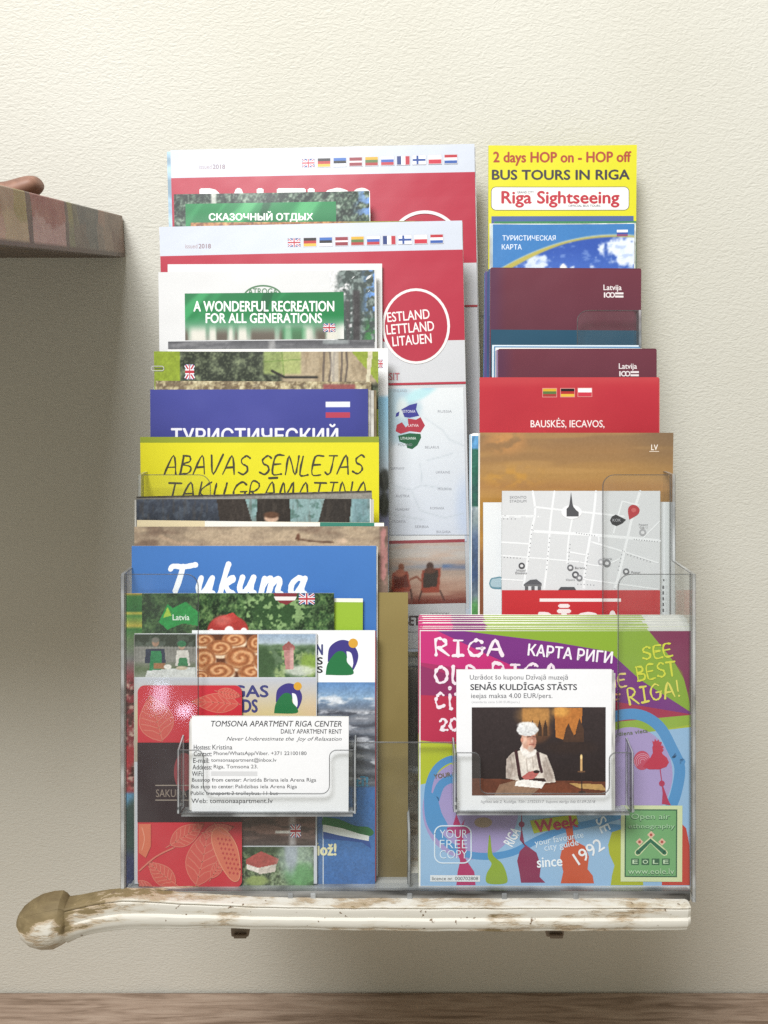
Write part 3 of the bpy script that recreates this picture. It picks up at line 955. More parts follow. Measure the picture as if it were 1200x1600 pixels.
def patchwork():
    m, nt, N, Lk, b = new_mat('painted_patchwork')
    tc = N.new('ShaderNodeTexCoord')
    sx = N.new('ShaderNodeSeparateXYZ'); Lk.new(tc.outputs['Object'], sx.inputs[0])
    mr = N.new('ShaderNodeMapRange'); mr.inputs['From Min'].default_value = 0.735; mr.inputs['From Max'].default_value = 0.435
    Lk.new(sx.outputs['Y'], mr.inputs['Value'])
    nz = N.new('ShaderNodeTexNoise'); nz.inputs['Scale'].default_value = 60; nz.inputs['Detail'].default_value = 4
    Lk.new(tc.outputs['Object'], nz.inputs['Vector'])
    ad = N.new('ShaderNodeMath'); ad.operation = 'MULTIPLY_ADD'; ad.inputs[1].default_value = 0.05
    Lk.new(nz.outputs['Fac'], ad.inputs[0]); Lk.new(mr.outputs[0], ad.inputs[2])
    rp = N.new('ShaderNodeValToRGB'); rp.color_ramp.interpolation = 'CONSTANT'
    e = rp.color_ramp.elements
    cols = [(0.0, '#7d6350'), (0.16, '#8d7563'), (0.19, '#a37f6c'), (0.235, '#5f6560'), (0.38, '#6d6f5a'), (0.42, '#8d8b55'), (0.455, '#5a4c46'),
            (0.475, '#a2625c'), (0.66, '#54403a'), (0.685, '#a8985f'), (0.74, '#b39880'), (0.80, '#a88468'), (0.86, '#a06a60'), (0.93, '#8d6468'), (1.0, '#86605a')]
    e[0].position = cols[0][0]; e[0].color = (*lin(hx(cols[0][1])), 1)
    e[1].position = 0.999; e[1].color = (*lin(hx(cols[-1][1])), 1)
    for p, c in cols[1:-1]:
        k = e.new(p); k.color = (*lin(hx(c)), 1)
    Lk.new(ad.outputs[0], rp.inputs[0])
    r5 = N.new('ShaderNodeValToRGB'); r5.color_ramp.interpolation = 'CONSTANT'
    e = r5.color_ramp.elements
    low = [(0.0, '#7a5a4a'), (0.13, '#947a66'), (0.20, '#86776a'), (0.26, '#59605c'), (0.33, '#6e665a'), (0.42, '#7c8060'), (0.455, '#5a4c46'), (0.475, '#c09896'), (0.66, '#54403a'), (0.685, '#c0a886'), (0.80, '#c49c8c'), (0.90, '#b57a78'), (1.0, '#86605a')]
    e[0].position = 0; e[0].color = (*lin(hx(low[0][1])), 1); e[1].position = 0.999; e[1].color = (*lin(hx(low[-1][1])), 1)
    for p, c in low[1:-1]:
        k = e.new(p); k.color = (*lin(hx(c)), 1)
    Lk.new(ad.outputs[0], r5.inputs[0])
    nh = N.new('ShaderNodeTexNoise'); nh.inputs['Scale'].default_value = 34; nh.inputs['Detail'].default_value = 5; nh.inputs['Roughness'].default_value = 0.6
    Lk.new(tc.outputs['Object'], nh.inputs['Vector'])
    hz = N.new('ShaderNodeMath'); hz.operation = 'MULTIPLY_ADD'; hz.inputs[1].default_value = 0.030
    Lk.new(nh.outputs['Fac'], hz.inputs[0]); Lk.new(sx.outputs['Z'], hz.inputs[2])
    hm = N.new('ShaderNodeMapRange'); hm.inputs['From Min'].default_value = 0.0485; hm.inputs['From Max'].default_value = 0.0515; hm.inputs['To Min'].default_value = 1; hm.inputs['To Max'].default_value = 0
    Lk.new(hz.outputs[0], hm.inputs['Value'])
    m5 = N.new('ShaderNodeMix'); m5.data_type = 'RGBA'
    Lk.new(hm.outputs[0], m5.inputs['Factor']); Lk.new(rp.outputs[0], m5.inputs['A']); Lk.new(r5.outputs[0], m5.inputs['B'])
    # blotchy overpaint, different in every block
    n2 = N.new('ShaderNodeTexNoise'); n2.inputs['Scale'].default_value = 95; n2.inputs['Detail'].default_value = 7; n2.inputs['Roughness'].default_value = 0.65
    Lk.new(tc.outputs['Object'], n2.inputs['Vector'])
    r2 = N.new('ShaderNodeValToRGB')
    r2.color_ramp.elements[0].position = 0.38; r2.color_ramp.elements[0].color = (0.20, 0.13, 0.12, 1)
    r2.color_ramp.elements[1].position = 0.66; r2.color_ramp.elements[1].color = (0.46, 0.36, 0.29, 1)
    Lk.new(n2.outputs['Fac'], r2.inputs[0])
    mx = N.new('ShaderNodeMix'); mx.data_type = 'RGBA'; mx.blend_type = 'MIX'; mx.inputs['Factor'].default_value = 0.30
    Lk.new(m5.outputs['Result'], mx.inputs['A']); Lk.new(r2.outputs[0], mx.inputs['B'])
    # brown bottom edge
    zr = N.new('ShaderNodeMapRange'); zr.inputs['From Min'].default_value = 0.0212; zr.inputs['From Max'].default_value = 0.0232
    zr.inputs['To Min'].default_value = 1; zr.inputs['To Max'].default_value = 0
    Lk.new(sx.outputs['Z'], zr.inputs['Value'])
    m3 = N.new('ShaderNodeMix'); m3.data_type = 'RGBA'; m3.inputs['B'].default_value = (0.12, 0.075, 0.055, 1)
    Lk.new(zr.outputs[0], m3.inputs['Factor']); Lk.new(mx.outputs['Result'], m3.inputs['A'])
    Lk.new(m3.outputs['Result'], b.inputs['Base Color'])
    b.inputs['Roughness'].default_value = 0.4
    return m


DARKWOOD = wood_material('dark_brown_wood', (0.06, 0.038, 0.028), (0.10, 0.065, 0.048), (0.15, 0.10, 0.075), (10, 2.0, 14), 9)
us = empty('wall_shelf', (SX1 - 0.2, 0.58, SZ0))
tag(us, 'thick wall shelf with painted patchwork edge, upper left', 'shelf')
bm = bmesh.new(); add_box(bm, SX1 - 0.55, SX1 - 0.004, 0.40, WALL_Y - 0.002, SZ0, SZ1 - 0.0005, 0.0006)
child_at(mesh_obj('shelf_board', bm, DARKWOOD), us)
bm = bmesh.new(); add_box(bm, SX1 - 0.0035, SX1, 0.3985, WALL_Y - 0.002, SZ0 + 0.0004, SZ1, 0.0008)
child_at(mesh_obj('painted_edge', bm, patchwork()), us)

# --- terracotta ornament on the shelf: a low body with an upturned blunt end
m, nt, N, Lk, b = new_mat('fired_clay')
tc = N.new('ShaderNodeTexCoord'); n = N.new('ShaderNodeTexNoise'); n.inputs['Scale'].default_value = 70; n.inputs['Detail'].default_value = 5
Lk.new(tc.outputs['Object'], n.inputs['Vector'])
rp = N.new('ShaderNodeValToRGB')
rp.color_ramp.elements[0].position = 0.35; rp.color_ramp.elements[0].color = (0.20, 0.10, 0.07, 1)
rp.color_ramp.elements[1].position = 0.65; rp.color_ramp.elements[1].color = (0.38, 0.20, 0.135, 1)
Lk.new(n.outputs['Fac'], rp.inputs[0]); Lk.new(rp.outputs[0], b.inputs['Base Color']); b.inputs['Roughness'].default_value = 0.55
CLAY = m
OY = 0.62
def tube(bm, path, nseg=14):
    rs = []
    for i, (x, y, z, rw, rh) in enumerate(path):
        p0 = Vector(path[max(i - 1, 0)][:3]); p1 = Vector(path[min(i + 1, len(path) - 1)][:3])
        t = (p1 - p0).normalized(); side = Vector((0, 1, 0)); up = side.cross(t).normalized()
        if up.z < 0: up = -up
        rs.append([bm.verts.new(Vector((x, y, z)) + side * rw * math.cos(a) + up * rh * math.sin(a)) for a in np.linspace(0, 2 * PI, nseg + 1)[:-1]])
    for A, B in zip(rs[:-1], rs[1:]):
        for i in range(nseg): bm.faces.new((A[i], A[(i + 1) % nseg], B[(i + 1) % nseg], B[i]))
    bm.faces.new(rs[0]); bm.faces.new(rs[-1])
    bmesh.ops.recalc_face_normals(bm, faces=bm.faces[:])
bm = bmesh.new()
z0 = SZ1 - 0.002; DX = 0.0
tube(bm, [(-0.318, OY, z0 + 0.0075, 0.009, 0.0070), (-0.310, OY, z0 + 0.0088, 0.014, 0.0085), (-0.288, OY, z0 + 0.0095, 0.017, 0.0092), (-0.270, OY, z0 + 0.0088, 0.016, 0.0084),
          (-0.254, OY, z0 + 0.0078, 0.014, 0.0074), (-0.246, OY, z0 + 0.0080, 0.0128, 0.0075), (-0.238, OY, z0 + 0.0098, 0.0125, 0.0078), (-0.2305, OY, z0 + 0.0125, 0.0118, 0.0072), (-0.2258, OY, z0 + 0.0146, 0.0100, 0.0052),
          (-0.2240, OY, z0 + 0.0156, 0.005, 0.0028)])
o = mesh_obj('clay_ornament', bm, CLAY, smooth=True)
sb = o.modifiers.new('smooth', 'SUBSURF'); sb.levels = 2; sb.render_levels = 2
tag(o, 'brown clay ornament with a blunt upturned end on the wall shelf', 'ornament')

# ------------------------------------------------------------------ the clear acrylic rack
P = {1: 0.526, 2: 0.563, 3: 0.600, 4: 0.637, 5: 0.674}
XL, XR = -0.1548, 0.1833
T = 0.0026
U1 = -0.0364
rack = empty('brochure_rack', world_pt(0.0143, -0.2262, 0.526), (RX, 0, 0))
tag(rack, 'clear acrylic four-tier rack full of brochures on white ledge', 'rack')
base = Vector((0.0143, -0.2262, 0.526))
R_ = lambda x, u, w: (x - base.x, u - base.y, -(w - base.z))


def rpart(name, bm, mats=None):
    bmesh.ops.recalc_face_normals(bm, faces=bm.faces[:])
    return mesh_obj(name, bm, mats or ACR, rack)


for n in (1, 2, 3, 4):
    du = 0.06 * (n - 1)
    top, bar, bot = U1 + du, -0.1353 + du, FLOOR_U[n] - (0.0015 if n > 1 else 0.0002)
    ear, r = 0.0430, 0.0075
    xl, xr = XL + T + 0.0002, XR - T - 0.0002
    pts = [(xl, bot), (xr, bot), (xr, top)]
    pts += arc(xr - ear + r, top - r, r, 90, 180, 6)
    pts += arc(xr - ear - r, bar + r, r, 0, -90, 6)
    pts += arc(xl + ear + r, bar + r, r, 270, 180, 6)
    pts += arc(xl + ear - r, top - r, r, 0, 90, 6)
    pts += [(xl, top)]
    bm = bmesh.new(); slab(bm, pts, lambda a, b, d, n=n: R_(a, b, P[n] + d), 0.0022)
    rpart('pocket_front', bm)
    # floor of the pocket
    bm = bmesh.new()
    w0, w1 = P[n] + 0.0024, P[n + 1] - 0.0002
    slab(bm, [(w0, FLOOR_U[n] - 0.0028), (w1, FLOOR_U[n] - 0.0028), (w1, FLOOR_U[n] - 0.0004), (w0, FLOOR_U[n] - 0.0004)],
         lambda a, b, d: R_(xl + d, b, a), xr - xl)
    rpart('pocket_floor', bm)
# back
bm = bmesh.new(); slab(bm, [(XL + T + .0002, -0.186), (XR - T - .0002, -0.186), (XR - T - .0002, 0.148), (XL + T + .0002, 0.148)], lambda a, b, d: R_(a, b, P[5] + d), 0.0022)
rpart('back_panel', bm)
# stepped sides
sp = [(P[1], -0.2291)]
for n in (1, 2, 3, 4):
    t = U1 + 0.06 * (n - 1)
    sp += [(P[n], t), (P[n + 1] - 0.0004, t + 0.006)]
sp += [(P[5] + 0.0026, U1 + 0.19), (P[5] + 0.0026, -0.1908)]
for x in (XL, XR - T):
    bm = bmesh.new(); slab(bm, sp, lambda a, b, d, x=x: R_(x + d, b, a), T)
    rpart('side_panel', bm)
# base rail: the thick lower edge under the front pocket, with small moulded ribs
bm = bmesh.new(); add_box(bm, *[*(lambda p, q: (min(p[0], q[0]), max(p[0], q[0]), min(p[1], q[1]), max(p[1], q[1]), min(p[2], q[2]), max(p[2], q[2])))(R_(XL + T + .0006, -0.2288, P[1] + .0008), R_(XR - T - .0006, -0.2229, P[1] + .0060))], 0.0004)
rpart('base_rail', bm, [RAIL])
for px in (455, 490, 640, 787, 898):
    x = (px - 600) / FPX * 0.53
    bm = bmesh.new(); add_box(bm, *[*(lambda c: (c[0] - .0016, c[0] + .0016, c[1] - .0022, c[1] + .0022, c[2] - .003, c[2] + .003))(R_(x, -0.2262, P[1] + .0030))], 0.0006)
    for f in bm.faces: f.material_index = 1
    rpart('base_rib', bm)
# low divider between the two columns of the front tier
bm = bmesh.new(); slab(bm, [(P[1] + .003, -0.2200), (P[2] - .0005, -0.2200), (P[2] - .0005, -0.176), (P[1] + .003, -0.190)], lambda a, b, d: R_(0.0138 + d, b, a), 0.002)
rpart('divider', bm)
# card holders on the front
CH = 0.513
for xa, xb, ca_, cb_, yt, yb in ((281, 552, 318, 514, 1172, 1272), (713, 986, 751, 952, 1176, 1270)):
    k = CH / FPX
    X = lambda p: (p - 600) * k
    U = lambda p: (800 - p) * k
    bm = bmesh.new()
    r = 0.0042
    bar = U(1240)
    pts = [(X(xa), U(yb)), (X(xb), U(yb)), (X(xb), U(yt))] + arc(X(cb_) + r, U(yt) - r, r, 90, 180, 5) + arc(X(cb_) - r, bar + r, r, 0, -90, 5) + arc(X(ca_) + r, bar + r, r, 270, 180, 5) + arc(X(ca_) - r, U(yt) - r, r, 0, 90, 5) + [(X(xa), U(yt))]
    slab(bm, pts, lambda a, b, d: R_(a, b, CH + d), 0.0016)
    for x in (X(xa) - 0.0017, X(xb) + 0.0001):
        slab(bm, [(CH, U(yb) + .0002), (P[1] - .0002, U(yb) + .0002), (P[1] - .0002, U(yt) + 0.0055), (CH, U(yt))], lambda a, b, d, x=x: R_(x + d, b, a), 0.0016)
    slab(bm, [(CH + .0018, U(yb) - .0020), (P[1] - .0002, U(yb) - .0020), (P[1] - .0002, U(yb) - .0002), (CH + .0018, U(yb) - .0002)], lambda a, b, d: R_(X(xa) + d, b, a), X(xb) - X(xa))
    for x in (X(xa) - .0006, X(xb) + .0006):      # small chunks added to imitate bright glints in the lower corners
        for q in range(4):
            c = R_(x + random.uniform(-.0008, .0008), U(yb) + .0012 + q * .0021, CH + .0012 + random.uniform(-.0004, .0006))
            r_ = random.uniform(.0007, .0013)
            add_box(bm, c[0] - r_, c[0] + r_, c[1] - r_ * 1.2, c[1] + r_ * 1.2, c[2] - r_, c[2] + r_, r_ * .5, mi=1 + q % 2)
    rpart('card_pocket', bm)

# ------------------------------------------------------------------ the brochures: left side
FL = ('gb', 'de', 'ee', 'lv', 'lt', 'ru', 'fr', 'fi', 'pl', 'nl')
FL_CODES = FL
RED = '#b02a3e'


def map_booklet(label, x0, y0, x1, w, roll, tier, hdr, redend, dx, dy, sheets, full):
    it = Item('map_booklet', label, 'booklet', x0, y0, x1, w, roll, tier, th=2.6, sheets=sheets, base='#c9cfdb', bend=0.9, curl=(1.5, 2.0) if tier == 4 else (2.0, 1.0))
    it.band(y0 + hdr, y0 + redend, RED)
    it.band(y0 + redend, y0 + redend + 420, '#cbcccf', inc=False)
    it.part('lettering')
    it.text('issued', 290 + dx, 382 + dy, 309 + dx, 389 + dy, '#a98f90'); it.text('2018', 311 + dx, 382 + dy, 330 + dx, 389 + dy, '#8b6d70', bold=.02)
    it.part('flag_row')
    for i, c in enumerate(FL_CODES):
        xx = 450 + dx + i * 24.7; yy = 373.5 + dy - i * .65
        it.flag(c, xx, yy, xx + 19.5, yy + 13, frame='#c9c9cf')
    return it


b1 = map_booklet('rear red and white map booklet with flags along its top, tallest on left', 267, 236, 741, 0.662, 1.15, 4, 43, 184, 22, -124,
                 ((-6, 1.5, -2, '#b9d6ea'), (-2.5, .5, -1, '#dfe9ef'), (-4, 3, 2, '#e9e9e9')), False)
b1.part('title').text('BALTICS', 314, 296, 578, 350, '#eceaea', bold=.035, inc=True)
b1.part('emblem').ring(664, 388, 56, 5, '#e7dfe0')
b1.part('cover').band(236 + 250, 236 + 253, '#a8353f')
b1.done()

FOREST = ('#1d2a22', '#3f5240', '#8fa08f')


def pic_ru(p):
    p.foliage('#1a2620', '#3c5242', '#a8b9a6', 9, seed=2)
    p.mix(sm(545, 578, p.X) * sm(.42, .6, p.n(9, seed=9)), '#6d96d6')
    p.rect(330, 300, 338, 330, '#d8d8d0', 2, .8)
    p.grain()


it = Item('forest_leaflet', 'green forest leaflet with white Cyrillic title peeping over the front red map booklet', 'leaflet', 272, 307, 578, 0.650, 0.75, 4, th=1.4, bend=.6, curl=(0.5, 2.0))
it.pic(272, 304, 577, 372, pic_ru, 1.5)
it.part('banner')
def pic_ban(p):
    p.vgrad([(318, '#1d8146'), (362, '#0f6d3a')])
    p.mix(sm(.5, .7, fbm((p.X + p.Y * .8) / 26, p.Y / 160, 3)), '#47a866')
    p.poly([(400, 350), (412, 318), (425, 318), (410, 350)], '#0d4a2a', .8)
it.pic(290, 319, 525, 368, pic_ban, 2, 'banner')
it.part('title').text('СКАЗОЧНЫЙ ОТДЫХ', 327, 331, 489, 347, '#f2f4ef', bold=.035, inc=True)
it.done()


def pic_or(p):
    p.vgrad([(340, '#a9744a'), (360, '#7d4a2c')])
    p.foliage('#7d4a2c', '#b5773f', '#d2b07a', 7, seed=5)
    p.mix(sm(520, 560, p.X) * (1 - sm(630, 660, p.X)) * .8, '#7f8f2c'); p.grain(.08)
it = Item('autumn_leaflet', 'thin orange autumn-leaf leaflet showing only its top edge behind the red map booklet', 'leaflet', 298, 348, 661, 0.642, .45, 4, th=1.2)
it.pic(298, 348, 661, 372, pic_or, 1.8, own=True)
it.done()

# front map booklet
it = map_booklet('front red and white map booklet with a round red country badge', 250, 356, 722, 0.628, 1.3, 3, 45, 186, 0, 0, ((-1, .8, -1, '#e6e4de'), (-1.5, 2, 1.0, '#dad8d2')), True)
it.part('emblem')
it.ell(650, 510, 53, 59, '#ece6e4'); it.ell(650, 510, 49, 55, RED)
it.part('title')
for t, a, b_, y in (('ESTLAND', 605, 671, 494), ('LETTLAND', 604, 678, 513), ('LITAUEN', 613, 674, 532)):
    it.text(t, a, y - 8, b_, y + 7, '#f0e8e6', bold=.015, rot=5, inc=True)
it.text('VISIT', 597, 583, 624, 594, '#b5646c', bold=.02)
it.part('cover').band(598 + 9, 601.5 + 9, '#b03444')
def pic_map(p):
    p.vgrad([(605, '#dfe3e4'), (838, '#d2d8e2')])
    p.ell(612, 640, 40, 52, '#a9c3cf', .25, .4, al=.9); p.ell(655, 618, 30, 8, '#b5dbe0', .4, .3, ang=-25); p.ell(668, 606, 10, 6, '#a8cfe0', .4)
    p.ell(628, 640, 9, 16, '#d3dcdc', .5)
    p.ell(725, 800, 16, 46, '#c0cde2', .6, al=.8)
    for pts in ([(662, 655), (690, 675), (700, 690), (722, 700)], [(664, 722), (690, 716), (704, 712)], [(610, 760), (640, 768), (655, 760), (700, 768)], [(640, 770), (652, 800), (690, 812), (720, 806)], [(608, 805), (660, 815)], [(654, 726), (656, 755)]):
        p.line(pts, 1.3, '#b9c2c8', .8)
it.pic(560, 609, 724, 850, pic_map, 1.8, 'map_picture')
it.part('country_shapes')
it.poly([(627, 640), (640, 633), (652, 630), (650, 640), (655, 650), (640, 653), (632, 652)], '#3a3a8c')
it.poly([(619, 646), (624, 643), (623, 650), (618, 652)], '#3a3a8c', inc=False)
it.poly([(618, 674), (620, 664), (628, 660), (634, 668), (638, 664), (637, 654), (650, 656), (657, 652), (664, 665), (657, 676), (640, 674), (626, 678)], '#ad3342')
it.poly([(622, 681), (640, 677), (657, 678), (658, 684), (652, 696), (644, 702), (636, 700), (635, 694), (624, 690)], '#245c3c')
it.part('country_names')
it.text('ESTONIA', 629, 641, 649, 645, '#e8e8f0'); it.text('LATVIA', 638, 663, 654, 667, '#f0e6e6'); it.text('LITHUANIA', 626, 683, 650, 687, '#e6f0e8')
for t, x, y in (('FINLAND', 614, 611), ('RUSSIA', 684, 643), ('POLAND', 622, 695), ('BELARUS', 664, 699), ('GERMANY', 610, 732), ('UKRAINE', 681, 738), ('MOLDOVA', 684, 764), ('AUSTRIA', 618, 775), ('HUNGARY', 618, 796), ('ROMANIA', 672, 794), ('CROATIA', 612, 815), ('SERBIA', 648, 823), ('BULGARIA', 682, 831)):
    it.text(t, x, y - 2, x + 22, y + 2, '#8d8f96')
it.part('cover').rect(600, 838, 726, 846, '#e8e8e8'); it.rect(600, 845, 726, 850, '#9c3a44')
def pic_beach(p):
    p.vgrad([(850, '#b8b2ae'), (872, '#c9beb4'), (882, '#b9a9a0'), (890, '#a89a90'), (905, '#c8a894'), (925, '#a87460'), (945, '#7c3428')])
    p.rect(690, 884, 730, 893, '#4d6ea2', 2.5, .9); p.rect(605, 884, 690, 890, '#8f9bb0', 3, .5)
    p.mix(sm(.45, .7, p.n(60, 6, seed=4)) * .5, '#c9a58e')
    p.poly([(612, 895), (636, 893), (641, 925), (610, 925)], '#a5402c'); p.poly([(614, 900), (634, 898), (638, 918), (613, 920)], '#5e2018', .8)
    p.ell(626, 887, 4.5, 6, '#8a4a30'); p.ell(624, 896, 8, 6, '#b5624a')
    p.poly([(658, 893), (688, 889), (684, 928), (656, 928)], '#9c3c28'); p.poly([(661, 896), (684, 892), (681, 918), (659, 920)], '#33251f')
    p.ell(671, 886, 5.5, 6, '#40241c'); p.ell(671, 893, 9, 5, '#5a3022')
    p.line([(640, 906), (650, 902), (658, 910)], 3, '#8a4632')
    for a in ((657, 925, 652, 940), (686, 925, 692, 940), (611, 922, 608, 938), (640, 922, 642, 938)): p.line([a[:2], a[2:]], 2.2, '#3c1a14')
    p.mix(sm(932, 945, p.Y) * .7, '#6e2a20'); p.grain(.05)
it.pic(600, 850, 726, 945, pic_beach, 1.3, 'beach_picture')
it.part('cover').rect(600, 945, 727, 1014, '#c6c4c4')
it.part('bottom_title').text('SET', 632, 962, 656, 977, '#4a3a3c', bold=.05, inc=True); it.text('OUTDOORS', 672, 957, 702, 961, '#5a4a4c')
it.done()

# white recreation leaflet: two copies
it = Item('recreation_leaflet', 'plain white leaflet corner showing behind the green-banner recreation leaflet', 'leaflet', 262, 413, 597, 0.6235, .2, 3, th=1.2, base='#d9d9d8', ink=INK_SATIN)
it.done()
it = Item('recreation_leaflet', 'white leaflet with green banner and English title about recreation', 'leaflet', 248, 426, 588, 0.618, .5, 3, th=1.4, base='#d6d6d6', bend=.5, curl=(1.0, 2.5))
def pic_pine(p):
    p.C[:] = hx('#d6d6d6')
    f = p.n(10, seed=3)
    left = 528 + 26 * (p.n(14, seed=8) - .3) - .12 * (p.Y - 425)
    m = sm(-4, 6, p.X - left) * sm(.30, .42, f + .12 * sm(540, 585, p.X) + .1 * sm(430, 470, p.Y))
    p.mix(m, '#454f4c'); p.mix(m * sm(.5, .7, p.n(6, seed=12)), '#7d8a86')
    p.mix(m * sm(560, 585, p.X) * sm(.45, .62, p.n(8, seed=21)) * (1 - sm(480, 505, p.Y)), '#6a9ae0')
    p.rect(551, 455, 562, 540, '#3a3436', 3, .8); p.rect(540, 470, 546, 540, '#4a4446', 2, .6)
    p.mix(m * sm(485, 525, p.Y) * sm(563, 575, p.X) * sm(.4, .6, p.n(6, seed=2)), '#3f7a45'); p.grain(.05)
it.pic(515, 424, 585, 535, pic_pine, 1.2)
it.part('emblem').ring(411, 466, 30, 2.5, '#4e7a55', 190, 350, ry=19); it.text('ATROGA', 388, 451, 434, 461, '#4e7a55', bold=.02)
def pic_ban2(p):
    p.vgrad([(458, '#16703c'), (495, '#177a40'), (510, '#5f9472'), (533, '#a3a79c')])
    p.mix(sm(.48, .68, fbm((p.X + p.Y * .9) / 30, p.Y / 200, 3)) * (1 - sm(500, 515, p.Y)) * .7, '#3fa764')
    p.poly([(402, 492), (412, 458), (428, 458), (416, 492)], '#0e4f2c', .7)
    v = vnoise(p.X / 9, p.Y / 400)
    p.mix(sm(505, 522, p.Y) * sm(.45, .6, v), '#d5d2c6'); p.mix(sm(508, 526, p.Y) * sm(.55, .7, 1 - v), '#5d5348')
    p.rect(440, 514, 478, 533, '#2c8a4c', 3, .5); p.mix(sm(520, 537, p.X) * sm(500, 520, p.Y), '#dcdcd6')
it.pic(289, 459, 537, 532, pic_ban2, 1.5, 'banner')
it.part('title').text('A WONDERFUL RECREATION', 303, 471, 522, 487, '#f4f6f2', bold=.03, inc=True)
it.text('FOR ALL GENERATIONS', 322, 490, 503, 505, '#f4f6f2', bold=.03)
it.part('flag').flag('gb', 505, 506, 524, 519)
def pic_road(p):
    p.vgrad([(533, '#4a4a4e'), (552, '#77777a')]); p.mix(sm(.5, .7, p.n(40, 6)) * .5, '#8d8c8e'); p.rect(420, 533, 430, 552, '#b5b4b2', 3, .6); p.rect(505, 533, 545, 540, '#8a8f90', 2)
it.pic(263, 534, 585, 556, pic_road, 2.2)
it.done()

# white sheet with a blue sky strip at its right edge
it = Item('sky_leaflet', 'white leaflet whose right edge runs from white to sky blue', 'leaflet', 262, 546, 606, 0.6045 + .008, .3, 3, th=1.4, base='#eceae6')
def pic_sky(p):
    p.vgrad([(546, '#eceae8'), (618, '#e6e8ea'), (624, '#8fc4e2'), (680, '#a9cfe2'), (740, '#b5c0c8'), (800, '#8f93b5'), (900, '#9a9cb8')])
    p.ell(599, 752, 9, 18, '#4a4c48', .3, .4); p.ell(599, 790, 9, 19, '#44473f', .3, .4); p.line([(596, 740), (601, 770), (597, 800)], 2, '#7d8078', .6)
it.pic(560, 546, 606, 900, pic_sky, 1.8, 'cover_print', own=True)
it.part('flag').flag('gb', 591, 562, 598, 575)
it.done()


def pic_village(p):
    p.foliage('#2a3026', '#4a5240', '#7d8766', 12, seed=6)
    p.rect(440, 545, 590, 600, '#a9987c', 6); p.mix(sm(470, 480, p.X) * sm(.4, .7, p.n(8, 30, seed=3)) * .5, '#7d6a50')
    p.rect(412, 548, 470, 585, '#9dae62', 3, .75); p.line([(412, 566), (470, 562)], 1.2, '#6f8a40'); p.line([(440, 548), (444, 590)], 1.4, '#6f8a40')
    p.line([(425, 580), (445, 590), (495, 590)], 4, '#2e2c28')
    for x in (507, 515, 523, 534, 541): p.line([(x, 548), (x + random.uniform(-3, 3), 572), (x - 2, 600)], 3.2, '#574c46', .8)
    p.rect(517, 545, 529, 600, '#c4beb2', 2, .6)
    p.mix(p.mpoly([(545, 545), (595, 545), (595, 605), (583, 590)]), '#8a9a34'); p.mix(p.mpoly([(575, 545), (583, 545), (577, 600), (572, 600)]), '#cdc5a8')
    p.mix(1 - sm(281, 283, p.X), '#879a2c'); p.grain()
it = Item('village_leaflet', 'olive-cornered leaflet with a village photo and wire ring binding', 'leaflet', 242, 550, 591, 0.5955, .1, 2, th=1.2, base='#8a9a34', curl=(2.5, 0.5))
it.pic(242, 550, 591, 640, pic_village, 1.4, own=True)
it.part('flag').flag('gb', 290, 570, 304, 593)
it.part('binding_ring').rrect_line(238, 573, 257, 580, 3, 1.3, '#b9bab0'); it.line([(243, 576.5), (256, 576.5)], 1.2, '#5d5d50')
it.done()


def pic_leafroof(p):
    p.foliage('#6a5a44', '#a3946f', '#d0c6a4', 8, seed=14)
    p.rect(505, 599, 555, 640, '#8a4a48', 2); p.grain(.06)
it = Item('autumn_park_leaflet', 'leaflet strip of dry foliage and a red roof just above the blue Cyrillic booklet', 'leaflet', 243, 595, 580, 0.5925, -.3, 2, th=1.2)
it.pic(243, 595, 580, 645, pic_leafroof, 1.6, own=True)
it.done()

it = Item('blue_booklet', 'dark blue booklet with white Cyrillic title and tricolour flag', 'booklet', 235, 609, 575, 0.5895, .15, 2, th=3.0, base='#3a3f8c', sheets=((0, 1, 4, '#b7b4ae'), (2, 2, 9, '#cfccc4'), (3, 1.5, 13, '#8a7a5c')), bend=.4, curl=(0.5, 1.5))
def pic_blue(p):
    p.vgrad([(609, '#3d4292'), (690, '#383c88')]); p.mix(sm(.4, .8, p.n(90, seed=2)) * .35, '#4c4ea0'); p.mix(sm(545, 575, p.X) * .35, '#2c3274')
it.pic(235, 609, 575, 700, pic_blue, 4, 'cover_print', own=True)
it.part('flag').rect(509, 628, 547, 636.5, '#dfe0ec'); it.rect(509, 636.5, 547, 644.5, '#3b45a0', inc=False); it.rect(509, 644.5, 547, 653, '#b23a50', inc=False)
it.part('title').text('ТУРИСТИЧЕСКИЙ', 268, 663, 528, 692, '#e9e8ee', bold=.025, inc=True)
it.done()

it = Item('yellow_booklet', 'bright yellow booklet with black handwritten title and olive top band', 'booklet', 220, 683, 592, 0.578, .1, 2, th=2.4, base='#dcd314', bend=.5, ink=INK_SATIN, sheets=((1, 1, -1, '#9a9a55'),), curl=(1.5, 0.8))
it.part('cover').band(683, 692, '#8a9622')
it.part('title')
def handline(it, words, y0, y1, **k):
    for t, a, b_ in words: it.hand(t, a, y0, b_, y1, '#3a3626', **k)
handline(it, (('ABAVAS', 258, 388), ('SENLEJAS', 404, 566)), 712, 741, w=2.7, jit=.35, slant=.25)
handline(it, (('TAKU', 258, 352), ('GRĀMATIŅA', 362, 572)), 754, 782, w=2.7, jit=.35, slant=.25)
it.done()

